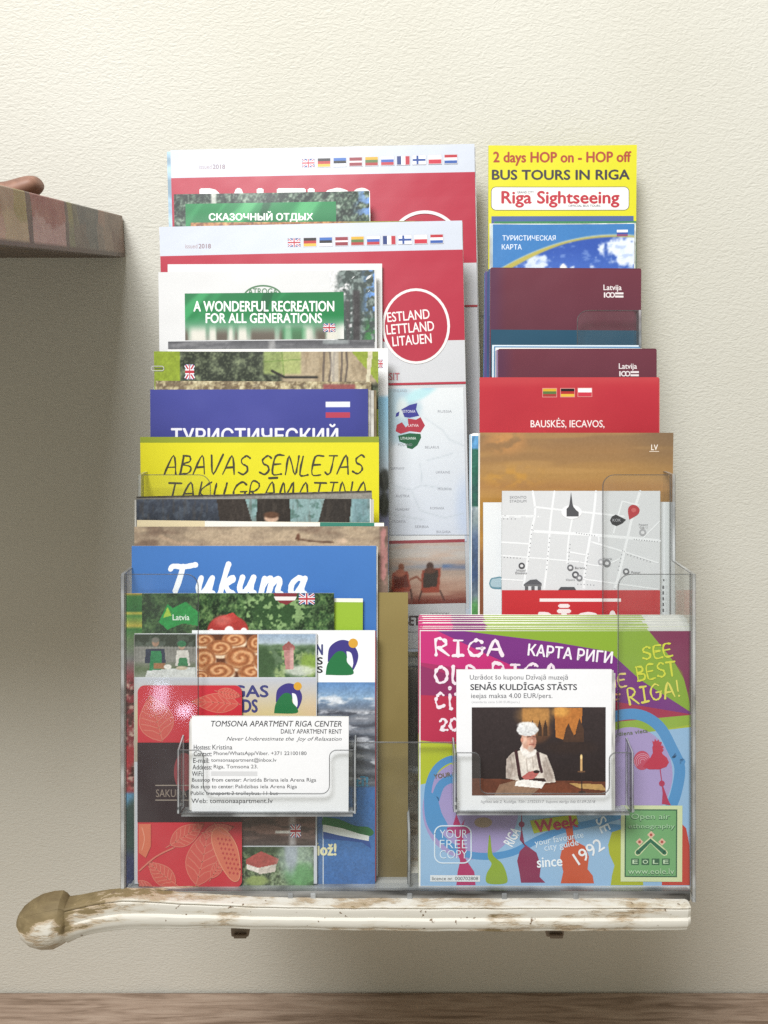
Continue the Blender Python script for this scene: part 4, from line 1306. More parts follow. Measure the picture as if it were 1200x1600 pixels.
# tier 1, left
def pic_lace(p):
    p.vgrad([(758, '#3a342e'), (800, '#2c2824')])
    for i in range(16):
        cx = 330 + i * 17
        d = np.abs(np.hypot(p.X - cx, (p.Y - 766) * 1.1) - 11)
        p.mix((1 - sm(.6, 1.8, d)) * .8 * sm(300, 330, p.X), '#8c8478')
        p.ell(cx, 766, 4, 3, '#15130f', .3)
    p.mix(sm(.5, .7, p.n(14, 4)) * .4, '#5d574e'); p.mix(sm(777, 781, p.Y), '#8a867e'); p.grain(.08)
it = Item('lace_leaflet', 'leaflet strip of dark lace pattern just below the yellow booklet', 'leaflet', 213, 776, 581, 0.5575, 1.5, 1, th=1.2)
it.pic(213, 776, 581, 830, pic_lace, 1.4, own=True)
it.done()


def pic_trunks(p):
    p.vgrad([(778, '#3b4250'), (815, '#2a2f38')])
    p.mix(sm(.45, .7, p.n(9, seed=5)) * .5, '#56606c')
    p.rect(380, 770, 590, 830, '#8fb0ae', 6, .85); p.mix(sm(385, 395, p.X) * sm(.5, .7, p.n(8, seed=7)) * .8, '#4d6e66')
    p.poly([(338, 776), (382, 776), (398, 830), (345, 830)], '#322b27'); p.poly([(402, 776), (452, 776), (455, 830), (400, 830)], '#2c2622'); p.poly([(508, 776), (550, 776), (545, 830), (494, 830)], '#2e2926')
    p.mix(sm(.5, .7, p.n(4, 22, seed=3)) * .35, '#4c443c')
    p.ell(424, 810, 11, 7, '#c9a58c', .2); p.ell(424, 805, 12, 5, '#5a3d2c', .3)
    p.rect(550, 776, 576, 830, '#6d8f98', 3, .6); p.grain(.05)
it = Item('forest_trunks_leaflet', 'leaflet with dark tree trunks against pale misty water', 'leaflet', 213, 780, 579, 0.555, .1, 1, th=1.4, sheets=((-3, 1, 5, '#d8d5cc'), (-2, -1, 3, '#8d8a80')))
it.pic(213, 780, 578, 835, pic_trunks, 1.4, own=True)
it.done()
it = Item('cream_leaflet', 'leaflet showing a cream and teal top edge under the tree trunks', 'leaflet', 214, 813, 600, 0.552, -.55, 1, th=1.0, base='#d9ccae', ink=INK_SATIN)
it.poly([(214, 813), (330, 814), (600, 818), (600, 840), (214, 840)], '#e4e2da'); it.poly([(214, 812.5), (320, 813.8), (320, 835), (214, 835)], '#d8c8a2'); it.poly([(500, 816), (600, 817), (600, 832), (500, 832)], '#2f7a68'); it.poly([(585, 817.2), (600, 817.2), (600, 832), (585, 832)], '#f0efe8')
it.done()


def pic_paint(p):
    p.vgrad([(822, '#8e7c68'), (850, '#a08c76'), (1390, '#6a5a52')])
    p.mix(sm(.45, .7, p.n(50, 14, seed=4)) * .7, '#b9a488'); p.mix(sm(.5, .75, p.n(36, 16, seed=8)) * .6, '#6e5648')
    p.line([(462, 842), (486, 846), (520, 848)], 3, '#5a4032', .8); p.ell(466, 840, 3, 6, '#6e4a38', .3); p.ell(534, 846, 8, 4, '#c4aa90', .4); p.line([(250, 838), (275, 848), (300, 850)], 5, '#b59a80', .7)
    p.mix(sm(590, 596, p.X) * .6, '#5c4440'); p.mix(sm(592, 597, p.X) * sm(.5, .65, p.n(8, 26, seed=3)), '#a87470'); p.grain(.04)
it = Item('painting_leaflet', 'brown leaflet with an old-painting print just above the blue script booklet', 'leaflet', 210, 823, 606, 0.5495, .1, 1, th=1.2, base='#8e7c68')
it.pic(210, 823, 606, 1000, pic_paint, 1.8, own=True)
it.done()

it = Item('olive_folder', 'tall plain olive-brown folder standing beside the blue script booklet', 'folder', 470, 926, 637.5, 0.5465, 0, 1, th=1.2, base='#7d6c3c', ink=INK_SATIN, paper='#a08c50')
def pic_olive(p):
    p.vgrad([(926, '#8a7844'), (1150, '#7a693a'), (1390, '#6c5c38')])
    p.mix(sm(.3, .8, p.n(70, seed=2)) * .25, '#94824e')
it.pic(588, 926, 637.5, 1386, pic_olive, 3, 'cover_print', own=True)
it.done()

it = Item('script_booklet', 'blue booklet with a large white script title at front left', 'booklet', 206, 853, 588, 0.5435, 0.05, 1, th=2.2, base='#3a6fb8', bend=.3, sheets=((0, 1, 2, '#d8d8d4'),), curl=(0.3, 1.2))
def pic_tuk(p):
    p.vgrad([(853, '#3f74bd'), (990, '#376cb4'), (1386, '#2f62a8')]); p.mix(sm(.4, .8, p.n(160, seed=7)) * .2, '#5486c8')
it.pic(206, 853, 588, 1386, pic_tuk, 7, 'cover_print', own=True)
it.part('title')
it.hand('Tukuma', 262, 884, 480, 927, '#eef2f6', w=8.5, jit=.10, font=SCRIPT, slant=.12, gap=.12)
it.done()

def pic_green_strip(p):
    p.vgrad([(927, '#c9a23a'), (932, '#3c7a3c'), (955, '#2c6e34'), (958, '#d5c24a'), (962, '#4c8a3c'), (978, '#c9b84a'), (983, '#3f7f3a'), (1000, '#6e8a5c'), (1030, '#7d7a78'), (1060, '#a04048')])
    m = sm(1050, 1075, p.Y) * (1 - sm(1225, 1240, p.Y)); p.mix(m, '#8c2c34')
    p.mix(m * sm(.48, .62, p.n(7, seed=4)), '#c9a596'); p.mix(m * sm(.5, .66, p.n(11, 9, seed=9)), '#4a2420')
    m = sm(1160, 1170, p.Y) * (1 - sm(1230, 1240, p.Y)); p.mix(m * sm(.4, .6, p.n(16, 40, seed=2)), '#b02c34')
    m = sm(1235, 1242, p.Y); p.mix(m, '#5a93b8'); p.mix(m * sm(1242, 1262, p.Y + (p.X - 205) * .8), '#2f4a44'); p.mix(sm(1320, 1345, p.Y), '#2c3560'); p.mix(sm(1330, 1390, p.Y) * sm(.5, .7, p.n(8, seed=5)), '#6d7f96'); p.grain(.05)
it = Item('lime_leaflet', 'plain lime green leaflet corner in front of the blue script booklet', 'leaflet', 430, 935, 567, 0.5405, -.3, 1, th=.8, base='#93b52e', ink=INK_SATIN)
it.part('cover').poly([(430, 934), (567, 935), (567, 941), (430, 940)], '#e9eadc')
it.done()
it = Item('craft_leaflet', 'leaflet with green stripes and red woven pattern at the far left edge', 'leaflet', 196, 927, 330, 0.5425, 0, 1, th=.9)
it.pic(196, 927, 300, 1386, pic_green_strip, 1.7, own=True)
it.done()


def pic_hat(p):
    p.foliage('#1a2c1a', '#35552f', '#6d8c52', 13, seed=3)
    p.rect(222, 925, 300, 995, '#1f3a22', 12, .4)
    p.ell(440, 950, 50, 30, '#2c4a28', .4, .5); p.mix(p.mell(430, 955, 60, 30, .3, .5) * sm(.5, .62, p.n(7, seed=8)), '#7f9f66')
    p.poly([(248, 972), (262, 944), (270, 950), (290, 940), (312, 958), (310, 978), (285, 974), (262, 984)], '#1f8a3e'); p.poly([(255, 965), (262, 948), (268, 962)], '#b5c83c', .8)
    p.ell(356, 985, 32, 24, '#a5322e', .06); p.poly([(340, 966), (364, 957), (378, 972)], '#b03a34'); p.ell(348, 970, 12, 8, '#c86a60', .6, al=.7)
    p.ell(358, 985, 7, 6.5, '#efe6e2', .12); p.ell(381, 986, 5, 5, '#efe6e2', .15); p.ell(330, 988, 5, 5, '#efe6e2', .15)
    p.mix(sm(985, 988, p.Y) * sm(300, 330, p.X), '#7a2a26'); p.grain(.05)
it = Item('hillside_leaflet', 'leaflet with a green hillside, a red spotted hat and country map', 'leaflet', 222, 927, 522, 0.5385, .1, 1, th=1.0, curl=(0.3, 1.0))
it.pic(222, 927, 522, 1010, pic_hat, 1.2, own=True)
it.part('lettering').text('Latvia', 270, 960, 296, 969, '#dcebdc', bold=.02)
it.part('flag').poly([(427, 926.5), (465, 926.5), (460, 938), (448, 945), (436, 941)], '#7f2c34'); it.poly([(428, 932), (464, 932), (461, 938), (431, 938)], '#e9e2e0'); it.flag('gb', 467, 927, 492, 944)
it.done()

# white sheet with logo, sea and flag
it = Item('coast_booklet', 'white booklet with a purple and green profile logo above a stormy sea', 'booklet', 300, 985, 586, 0.5365, 0, 1, th=1.2, base='#eff1f3', sheets=((0, 1, 1.5, '#b84a50'),))
def logo(it, cx, cy, k):
    P_ = lambda pts: [(cx + a * k, cy + b * k) for a, b in pts]
    it.poly(P_([(-20, 8), (-18, -12), (-8, -22), (4, -25), (16, -20), (25, -6), (24, 8), (16, 22), (12, 10), (4, -2)]), '#3d3580', smooth=True)
    it.poly(P_([(8, -8), (15, -5), (18, 10), (14, 20), (10, 8)]), '#eef0f4', smooth=True)
    it.poly(P_([(-23, 27), (-20, 10), (-8, -6), (2, -8), (8, -2), (9, 8), (17, 18), (15, 27)]), '#23703f', smooth=True)
    it.ell(cx + 18 * k, cy - 20 * k, 7 * k, 7 * k, '#d8a034')
it.part('emblem'); logo(it, 533, 1026, 1.05)
it.part('title').text('N', 495, 1007, 504, 1023, '#3d3f78', bold=.05); it.text('S', 496, 1027, 504, 1038, '#2c2c30', bold=.05); it.text('S', 496, 1041, 504, 1051, '#2c2c30', bold=.05)
def pic_sea(p):
    p.vgrad([(1066, '#5b84b8'), (1090, '#86a5c4'), (1100, '#6c7f98'), (1112, '#6d7480'), (1225, '#565b66')])
    p.mix(sm(.4, .62, p.n(34, 12, seed=5)) * sm(1080, 1092, p.Y) * (1 - sm(1098, 1108, p.Y)), '#d5dbe2')
    w_ = np.sin((p.Y + 7 * p.n(22, seed=2)) / 3.2 + 3 * p.n(26, 12, seed=3))
    m = sm(1106, 1114, p.Y) * (1 - sm(1222, 1228, p.Y)); p.mix(m * sm(.1, .9, w_) * .6, '#8d8f98'); p.mix(m * sm(.1, .9, -w_) * .6, '#3c3d46')
    p.mix(m * sm(.55, .7, p.n(26, 9, seed=9)), '#b9bcc4')
    p.mix(sm(1226, 1232, p.Y), '#3f6fae'); p.mix(sm(1226, 1232, p.Y) * sm(1300, 1386, p.Y) * .4, '#355f9e')
    p.mix(sm(1232, 1236, p.Y) * (p.X < 506), '#4a6ea0'); p.grain(.04)
it.pic(480, 1066, 586, 1386, pic_sea, 1.3, own=True)
it.part('hoisted_flag')
it.line([(505, 1270), (505, 1385)], 1.6, '#c9d2dc')
it.poly([(505, 1276), (530, 1280), (555, 1290), (575, 1292), (584, 1300), (578, 1306), (560, 1303), (535, 1295), (505, 1290)], '#2c6e3c', smooth=True)
it.poly([(505, 1288), (535, 1294), (560, 1302), (577, 1306), (576, 1314), (556, 1310), (530, 1305), (505, 1300)], '#e4e9e6')
it.poly([(505, 1299), (530, 1305), (556, 1310), (577, 1314), (580, 1326), (566, 1316), (540, 1313), (505, 1310)], '#2f4f96')
it.part('slogan').text('ūož!', 489, 1317, 525, 1336, '#e4e0b4', bold=.05, inc=True); it.part('lettering').text('tī!', 555, 1213, 575, 1228, '#3f86a8', bold=.05)
it.done()

# photo brochure
def pic_folk(p):
    p.foliage('#2f382e', '#4a5548', '#6d7a6a', 8, seed=3)
    p.vgrad([(990, '#3c4638'), (1008, '#4d564c'), (1012, '#77756f'), (1032, '#84827c'), (1045, '#5c6a4c'), (1060, '#8a9080')])
    p.mix((1 - sm(1008, 1014, p.Y)) * sm(.4, .6, p.n(9, seed=4)), '#2c3428')
    for x in range(214, 306, 5): p.line([(x, 1010), (x, 1034)], 1.2, '#8f8c86', .7)
    p.line([(210, 1012), (306, 1012)], 1.5, '#95928c', .7)
    p.ell(243, 1004, 5.5, 6.5, '#9a7a66'); p.ell(243, 1000, 6, 4, '#6d6a62'); p.poly([(228, 1014), (257, 1014), (259, 1036), (226, 1036)], '#2f3446'); p.poly([(236, 1017), (252, 1017), (254, 1058), (232, 1058)], '#2c7a4c')
    p.ell(284, 1010, 5, 5.5, '#b59480'); p.ell(284, 1006, 7, 5, '#2f6e48'); p.poly([(276, 1016), (294, 1016), (297, 1040), (274, 1040)], '#cfcac2'); p.poly([(280, 1028), (292, 1028), (294, 1040), (278, 1040)], '#3a7a50')
    p.rect(240, 1036, 258, 1045, '#9a6a48', 1); p.poly([(230, 1048), (306, 1042), (306, 1060), (226, 1060)], '#c9cbc8'); p.ell(262, 1042, 6, 4, '#e2ddd4'); p.ell(284, 1044, 9, 3, '#c4b49c'); p.grain(.05)
def pic_buns(p):
    p.C[:] = hx('#5a3220')
    for cx, cy, rx, ry in ((318, 1000, 17, 10), (366, 999, 19, 11), (400, 1006, 14, 14), (343, 1012, 20, 12), (318, 1030, 19, 17), (376, 1028, 24, 17), (342, 1048, 24, 13), (394, 1050, 22, 12), (312, 1056, 14, 8), (408, 1034, 12, 12)):
        p.ell(cx + 1, cy + 5, rx, ry, '#e0c8aa', .12); p.ell(cx, cy, rx, ry, '#b5764a', .12); p.mix(p.mell(cx, cy, rx, ry, .12) * sm(.6, 1.0, np.hypot((p.X - cx) / rx, (p.Y - cy) / ry)) * .5, '#7a4326')
        d = np.hypot((p.X - cx) / rx, (p.Y - cy) / ry); th = np.arctan2(p.Y - cy, p.X - cx)
        sp_ = np.sin(d * 11 - th + 2.2 * (p.n(9, seed=6) - .5)) * (.55 + .9 * p.n(5, seed=8))
        m = p.mell(cx, cy, rx * .92, ry * .92, .1); p.mix(m * sm(0, .9, sp_) * .75, '#dba878'); p.mix(m * sm(.2, 1, -sp_) * .6, '#8a4a28')
    p.grain(.05)
def pic_tower(p):
    p.vgrad([(990, '#8fa5bd'), (1004, '#a9b8c4'), (1010, '#7f9482'), (1060, '#5c7048')])
    p.mix(sm(1008, 1013, p.Y + 5 * p.n(14, seed=3)) , '#5d7556'); p.mix(sm(1010, 1016, p.Y) * sm(.42, .62, p.n(9, seed=5)), '#3f5a38'); p.mix(sm(1012, 1018, p.Y) * sm(.5, .7, p.n(7, seed=8)), '#8aa06a')
    p.ell(412, 1038, 18, 26, '#3c5636', .3, .5); p.ell(484, 1038, 14, 18, '#7f9c44', .3, .5); p.ell(470, 1048, 24, 8, '#d2d6cc', .4, .3, al=.8)
    p.poly([(443, 1012), (459, 1012), (458, 1046), (446, 1046)], '#b5807c'); p.poly([(441, 1010), (451, 1002), (461, 1010), (460, 1016), (442, 1016)], '#9a5a56'); p.rect(453, 1012, 459, 1046, '#d0aaa4', 1, .6); p.grain(.05)
def pic_low(p):
    p.vgrad([(1275, '#6e5450'), (1300, '#8a6a62'), (1321, '#4d4440')]); p.mix(sm(.45, .65, p.n(30, 7, seed=3)) * .7, '#4a3c3a'); p.rect(430, 1298, 470, 1302, '#dcd6d0', .8); p.rect(452, 1275, 462, 1322, '#cfcfd2', 4, .6); p.grain(.05)
def pic_house(p):
    p.foliage('#2f3a2a', '#5a6a48', '#96a682', 8, seed=11)
    p.rect(380, 1322, 440, 1334, '#35452f', 4, .8); p.poly([(385, 1342), (408, 1330), (436, 1342), (432, 1352), (404, 1356), (384, 1350)], '#a8504a'); p.poly([(386, 1350), (404, 1356), (404, 1364), (386, 1358)], '#e0d6cc'); p.poly([(404, 1356), (432, 1350), (430, 1362), (404, 1366)], '#cbbfb4')
    p.ell(402, 1376, 18, 8, '#8a9a5a', .3, .3); p.mix(p.mell(462, 1345, 28, 34, .35, .4) * .7, '#a8bdb0'); p.ell(470, 1368, 24, 18, '#5f9a5c', .4, .4, al=.8); p.mix(p.mell(455, 1330, 10, 34, .4) * .7, '#a9aec0'); p.grain(.05)
it = Item('photo_brochure', 'brochure with three photos of market, buns and tower above a purple-green logo', 'brochure', 210, 990, 495, 0.5345, 0.05, 1, th=1.2, base='#c9ccd2', sheets=((-1, 2, 0, '#c8c4ba'),))
it.pic(210, 991, 306, 1058, pic_folk, 1.05); it.pic(308, 991, 402, 1058, pic_buns, 1.05); it.pic(404, 991, 493, 1058, pic_tower, 1.05)
def pic_sand(p):
    p.vgrad([(1060, '#b9bdc8'), (1085, '#c4bcae'), (1115, '#d2c08a'), (1180, '#a08e70')]); p.mix(sm(440, 495, p.X) * .5 * sm(1075, 1110, p.Y), '#d9b89a'); p.mix((1 - sm(210, 260, p.X)) * .4, '#c9c9cc')
it.pic(210, 1060, 494, 1190, pic_sand, 4, 'cover_print')
it.part('title').text('VIEGAS', 318, 1071, 419, 1089, '#3d3f78', bold=.05, inc=True); it.text('DS', 379, 1093, 402, 1113, '#3d3f78', bold=.05)
it.part('emblem'); logo(it, 449, 1090, .9)
it.pic(300, 1270, 493, 1321, pic_low, 1.4); it.pic(300, 1323, 490, 1385, pic_house, 1.1)
it.part('flag').flag('gb', 454, 1288, 470, 1308)
it.done()

# red leaf card with the dark band
it = Item('leaf_pattern_leaflet', 'red leaf-patterned leaflet with dark brown band and rounded corners', 'leaflet', 215, 1071, 378, 0.5325, 0.0, y1=1387, th=.9, base='#c42c38', radius=11, paper='#c9a09a', ink=INK_GLOSS)
def leaf(cx, cy, L_, W_, ang):
    a = math.radians(ang); ca, sa = math.cos(a), math.sin(a)
    T_ = lambda u, v: (cx + u * ca - v * sa, cy + u * sa + v * ca)
    up = [T_(L_ * t, W_ * math.sin(PI * t ** .8)) for t in np.linspace(0, 1, 12)]; dn = [T_(L_ * t, -W_ * math.sin(PI * t ** .8)) for t in np.linspace(1, 0, 12)]
    veins = [[T_(-L_ * .12, 0), T_(L_ * .5, W_ * .06), T_(L_, 0)]]
    for t in np.linspace(.15, .8, 6):
        e = min(t + .17, 1)
        for sg in (1, -1): veins.append([T_(L_ * t, 0), T_(L_ * (t + .1), sg * W_ * .5 * math.sin(PI * t ** .8)), T_(L_ * e, sg * W_ * .9 * math.sin(PI * e ** .8))])
    return up + dn, veins
LEAVES_TOP = ((252, 1158, 74, 27, -104), (373, 1100, 74, 15, 183), (296, 1158, 62, 12, -42), (340, 1080, 38, 8, 12))
LEAVES_BOT = ((308, 1384, 92, 25, -79), (274, 1385, 58, 15, -138), (266, 1320, 62, 15, -32), (238, 1385, 40, 9, -178), (330, 1372, 44, 8, -58), (320, 1300, 46, 9, -10))
it.part('leaf_print')
def in_box(pts, y0, y1): return [(min(max(a, 217), 376), min(max(b_, y0), y1)) for a, b_ in pts]
for LV, y0, y1 in ((LEAVES_TOP, 1073, 1158), (LEAVES_BOT, 1286, 1385)):
    for lf in LV:
        o_, vs2 = leaf(*lf)
        it.poly(in_box(o_, y0, y1), '#c85048')
        it.line(in_box(o_ + [o_[0]], y0, y1), 1.3, '#d07060')
        for v in vs2: it.line(in_box(v, y0, y1), 1.4, '#d07060', inc=False)
        it.lv += 1
# cocoa pod, stems and the orange corner strip
POD = [(332, 1298), (344, 1292), (358, 1302), (370, 1322), (375, 1348), (374, 1372), (364, 1376), (350, 1360), (338, 1336), (331, 1314)]
it.poly(POD, '#cf6a52', smooth=True); it.line(POD + [POD[0]], 1.4, '#dc8a6c', smooth=True)
for r in range(8):
    for q in range(4):
        cx, cy = 341 + q * 6.0 + r * 2.6, 1310 + r * 7.6 + q * .8
        it.poly([(cx - 2, cy), (cx, cy - 2.6), (cx + 2, cy), (cx, cy + 2.6)], '#b43c3c', inc=False)
it.lv += 1
it.line([(218, 1360), (244, 1338), (272, 1324)], 2.4, '#d07060', smooth=True); it.line([(336, 1287), (346, 1300), (360, 1306)], 2.6, '#d07060', smooth=True)
it.poly([(217, 1287), (236, 1287), (236, 1322), (228, 1340), (217, 1332)], '#cf6a4e')
it.line([(222, 1292), (226, 1310), (222, 1328)], 1.2, '#e0947a', smooth=True)
it.part('dark_band').rect(215, 1160, 378, 1284, '#2c1c22'); it.ell(288, 1206, 16, 30, '#8a3038')
it.part('lettering').text('SAKURA', 244, 1233, 292, 1245, '#8a7a6e', bold=.0, inc=True); it.rect(243, 1226, 300, 1227.5, '#9a8c80'); it.rect(243, 1249, 300, 1250.5, '#9a8c80')
it.done()

# business card in its pocket
it = Item('business_card', 'white apartment business card in the left card pocket', 'card', 300, 1119, 545, 0.5185, -0.2, y1=1268, th=2.2, base='#ececee', ink=INK_SATIN, sheets=((-3, 4, -2, '#dcdad6'), (-5, 9, -3, '#cfccc8')), curl=(0.4, 1.0))
it.part('lettering')
CT_ = '#343438'
it.text('TOMSONA APARTMENT RIGA CENTER', 330, 1126, 534, 1135, CT_, bold=.012, shear=.18, inc=True)
it.text('DAILY APARTMENT RENT', 439, 1139, 534, 1146, CT_, bold=.01)
it.text('Never Underestimate the  Joy of Relaxation', 354, 1151, 534, 1159, CT_, shear=.35)
yy = 1163.5
for a, b_, bold, lab in (('Hostess:', 'Kristina', 1, (303, 332, 363)), ('Contact:', 'Phone/WhatsApp/Viber. +371 22100180', 1, (303, 334, 479)), ('E-mail:', 'tomsonaapartment@inbox.lv', 1, (302, 330, 432)), ('Address:', 'Riga, Tomsona 23.', 1, (301, 334, 403)), ('WiFi:', '', 1, (300, 320, 320)),
                         ('Busstop from center:', 'Aristida Briana iela Arena Riga', 1, (300, 380, 494)), ('Bus stop to center:', 'Palidzibas iela Arena Riga', 1, (299, 368, 464)), ('Public transport:', '3 trolleybus, 11 bus', 1, (298, 362, 434))):
    it.text(a, lab[0], yy, lab[1] - 3, yy + 7.5, '#343438', bold=.012)
    if b_: it.text(b_, lab[1], yy, lab[2], yy + 7.5, '#3c3c40', bold=.004)
    yy += 10.4
it.text('Web: tomsonaapartment.lv', 299, 1247.5, 426, 1257, '#4a4a4e', bold=.008)
it.part('cover').rect(330, 1205, 402, 1212, '#d2d2d4'); 
it.done()

it = Item('gap_shade_sheet', 'dark sheet added as shade in the narrow gap between olive folder and pink guides', 'booklet', 604, 1046, 716, 0.572, 0, 2, th=1.6, base='#4e4742', paper='#6a635c', ink=INK_SATIN)  # added dark sheet that stands for the shade between the two columns
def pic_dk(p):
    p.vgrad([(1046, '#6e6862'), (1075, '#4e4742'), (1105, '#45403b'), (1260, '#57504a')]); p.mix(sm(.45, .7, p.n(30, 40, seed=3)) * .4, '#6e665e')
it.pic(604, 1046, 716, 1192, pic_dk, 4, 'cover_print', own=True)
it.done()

# ------------------------------------------------------------------ right side
it = Item('bus_tour_leaflet', 'tall bright yellow bus tour leaflet with red and black lettering, topmost on right', 'leaflet', 763, 228, 994, 0.668, 0.0, 4, th=1.4, base='#d9d31e', paper='#c9c440', ink=INK_SATIN, curl=(1.0, 2.0))
it.part('title').text('2 days HOP on - HOP off', 771, 238, 985, 259, '#a8402c', bold=.035, inc=True)
it.text('BUS TOURS IN RIGA', 769, 266, 983, 281, '#37303c', bold=.05)
it.part('logo_panel').rect(767, 292, 983, 329, '#5a5648', radius=8); it.rect(768, 293, 982, 328, '#eceae6', radius=7)
it.text('Riga Sightseeing', 784, 299, 967, 324, '#b82c3a', bold=.035, inc=True)
it.text('GRAND CITY', 808, 299, 834, 302.5, '#4a4660', bold=.02); it.text('OFFICIAL BUS TOURS', 888, 320, 938, 323.5, '#4a4660', bold=.02)
it.done()

it = Item('blue_edge_leaflet', 'leaflet showing a thin slate-blue edge below the yellow bus leaflet', 'leaflet', 768, 338, 990, 0.6635, 0.15, 4, th=1.0, base='#4c6296', paper='#d9dadc'); it.done()
it = Item('green_edge_leaflet', 'leaflet showing a thin green edge above the blue tourist map', 'leaflet', 772, 346, 994, 0.6605, 0.15, 4, th=1.2, base='#3c8254', paper='#cfe0dc')
it.part('lettering').text('LATVIJA  TOURIST MAP', 830, 347.5, 930, 350, '#5f9a70'); it.done()


def pic_karta(p):
    p.C[:] = hx('#3a78b8')
    arc_y = 368 + ((p.X - 960) / 165.0) ** 2 * 45
    m = sm(-1, 1, p.Y - arc_y)
    p.mix(m, '#b5a84e'); m2 = sm(-1, 1, p.Y - arc_y - 3 - 6 * sm(900, 780, p.X)); p.mix(sm(-2.0, 0, p.Y - arc_y) * (1 - m), '#d8d8b8')
    p.mix(m2, '#2c4fa8'); p.mix(m2 * sm(380, 425, p.Y) * .5, '#4c74c4')
    f = p.n(16, seed=6)
    p.mix(m2 * sm(.42, .6, f + .35 * p.mell(980, 400, 42, 24, .8) - .22), '#dfe6f0')
    p.mix(m2 * sm(.42, .6, f + .35 * p.mell(826, 410, 26, 16, .8) - .22), '#cfdaea')
    p.mix(m2 * .5 * sm(.6, .72, p.n(18, 7, seed=3)), '#8aa5da')
    p.poly([(873, 425), (875, 416), (880, 411), (885, 416), (888, 425)], '#e8e6e0'); p.grain(.03)
it = Item('tourist_map', 'blue Cyrillic tourist map leaflet with sky photo below an arc', 'map', 770, 351, 990, 0.657, 0.0, 4, th=1.6, base='#3a78b8', sheets=((-2, 0, -1, '#cfe3ea'), (-5, -2, 3, '#d9dcd8')), curl=(0.6, 2.0))
it.pic(770, 351, 990, 440, pic_karta, 1.3, 'cover_print', own=True)
it.part('title').text('ТУРИСТИЧЕСКАЯ', 785, 368, 868, 376, '#dfe9f4', bold=.015, inc=True); it.text('КАРТА', 784, 382, 815, 390, '#dfe9f4', bold=.015)
it.part('flag').rect(963, 360, 980, 364, '#e8ecf4'); it.rect(963, 364, 980, 367, '#3a4fa0', inc=False); it.rect(963, 367, 980, 370, '#8a4a6a', inc=False)
it.done()


def latvija(it, x, y, k):
    it.part('emblem').text('Latvija', x, y, x + 28 * k, y + 11 * k, '#e6dcdc', bold=.02, inc=True)
    yb = y + 12 * k
    it.rect(x + .5, yb, x + 2.6, yb + 8 * k, '#e6dcdc'); it.ring(x + 7.5, yb + 4 * k, 3.4, 1.7, '#e6dcdc'); it.ring(x + 13.5, yb + 4 * k, 3.4, 1.7, '#e6dcdc')
    it.rect(x + 18, yb, x + 31, yb + 3 * k, '#e6dcdc'); it.rect(x + 18, yb + 5 * k, x + 31, yb + 8 * k, '#e6dcdc', inc=False)


def maroon(label, x0, y0, x1, w, roll, tier, lx, ly, sheets):
    it = Item('maroon_booklet', label, 'booklet', x0, y0, x1, w, roll, tier, th=2.6, base='#5e2836', sheets=sheets, radius=3, group='maroon booklets')
    def pc(p): p.vgrad([(y0, '#672c3a'), (y0 + 97, '#5a2836')]); p.mix(sm(.3, .8, p.n(80)) * .25, '#6e3644'); p.mix(1 - sm(x0, x0 + 30, p.X), '#542a44')
    it.pic(x0 + 1, y0 + 2, x1 - 1, y0 + 97, pc, 5, 'cover_print')
    it.rect(x0 + 1, y0 + 97, x1 - 1, y0 + 170, '#1f4a62')
    latvija(it, lx, ly, 1.0)
    it.done()
it = Item('violet_leaflet', 'leaflet showing only violet and blue left edges behind the rear maroon booklet', 'leaflet', 758, 424, 985, 0.6535, -.6, 4, th=2.0, base='#5a4a80', sheets=((-1, 2, 0, '#3f6aa0'), (1, 4, 0, '#c9cede'))); it.done()
maroon('maroon booklet with white anniversary emblem, seen behind a clear rounded pocket corner', 766, 418, 1002, 0.6485, -.35, 4, 943, 445, ((-2.5, 2, -2, '#3f4f80'), (-4, 5, -3, '#2f5a80')))
for i, (a, y, b_, w_, c, lab) in enumerate(((769, 539, 998, .630, '#d5e2ea', 'leaflet with a pale blue top edge between the two maroon booklets, rearmost of three'),
                                           (772, 541, 1000, .627, '#5a88b0', 'leaflet with a mid blue top edge between the two maroon booklets'),
                                           (774, 543, 1003, .624, '#e8e6e0', 'leaflet with a white top edge just behind the front maroon booklet'))):
    it = Item('edge_leaflet', lab, 'leaflet', a, y, b_, w_, -.1 - .1 * i, 3, th=1.2, base=c, paper='#d9dfe2'); it.done()
maroon('maroon booklet with half-hidden emblem standing just above the red booklet', 778, 545, 1026, 0.6205, 0.1, 3, 967, 568, ((-2, 1, -1, '#8a6a96'), (-3.5, 2.5, -2, '#c9c4c8')))

it = Item('red_booklet', 'red booklet with three small flags and white place names', 'booklet', 749, 590, 1029, 0.591, 0.1, 2, th=2.4, base='#b42836', sheets=((0, 1.5, 2, '#d0605e'), (0, 1, 1, '#cfa59c')), bend=.3, curl=(1.2, 0.3))
def pic_red(p):
    p.vgrad([(590, '#ba3038'), (612, '#b42836'), (700, '#a8222e')]); p.mix(sm(.35, .75, p.n(110, seed=3)) * .3, '#c43c40'); p.mix((1 - sm(598, 608, p.Y + (p.X - 749) * .02)) * .4, '#c44a4e'); p.mix((1 - sm(749, 790, p.X)) * .35, '#c2323c')
it.pic(749, 590, 1029, 690, pic_red, 4, 'cover_print', own=True)
it.part('flag')
it.flag('lt', 848, 607.5, 869, 620, frame='#d98a86'); it.flag('de', 876, 607.5, 897, 620, frame='#d98a86'); it.flag('pl', 903, 607, 924, 619.5, frame='#d98a86')
it.part('title').text('BAUSKĖS, IECAVOS,', 829, 653, 944, 669.5, '#f0e0de', bold=.012, inc=True)
it.done()

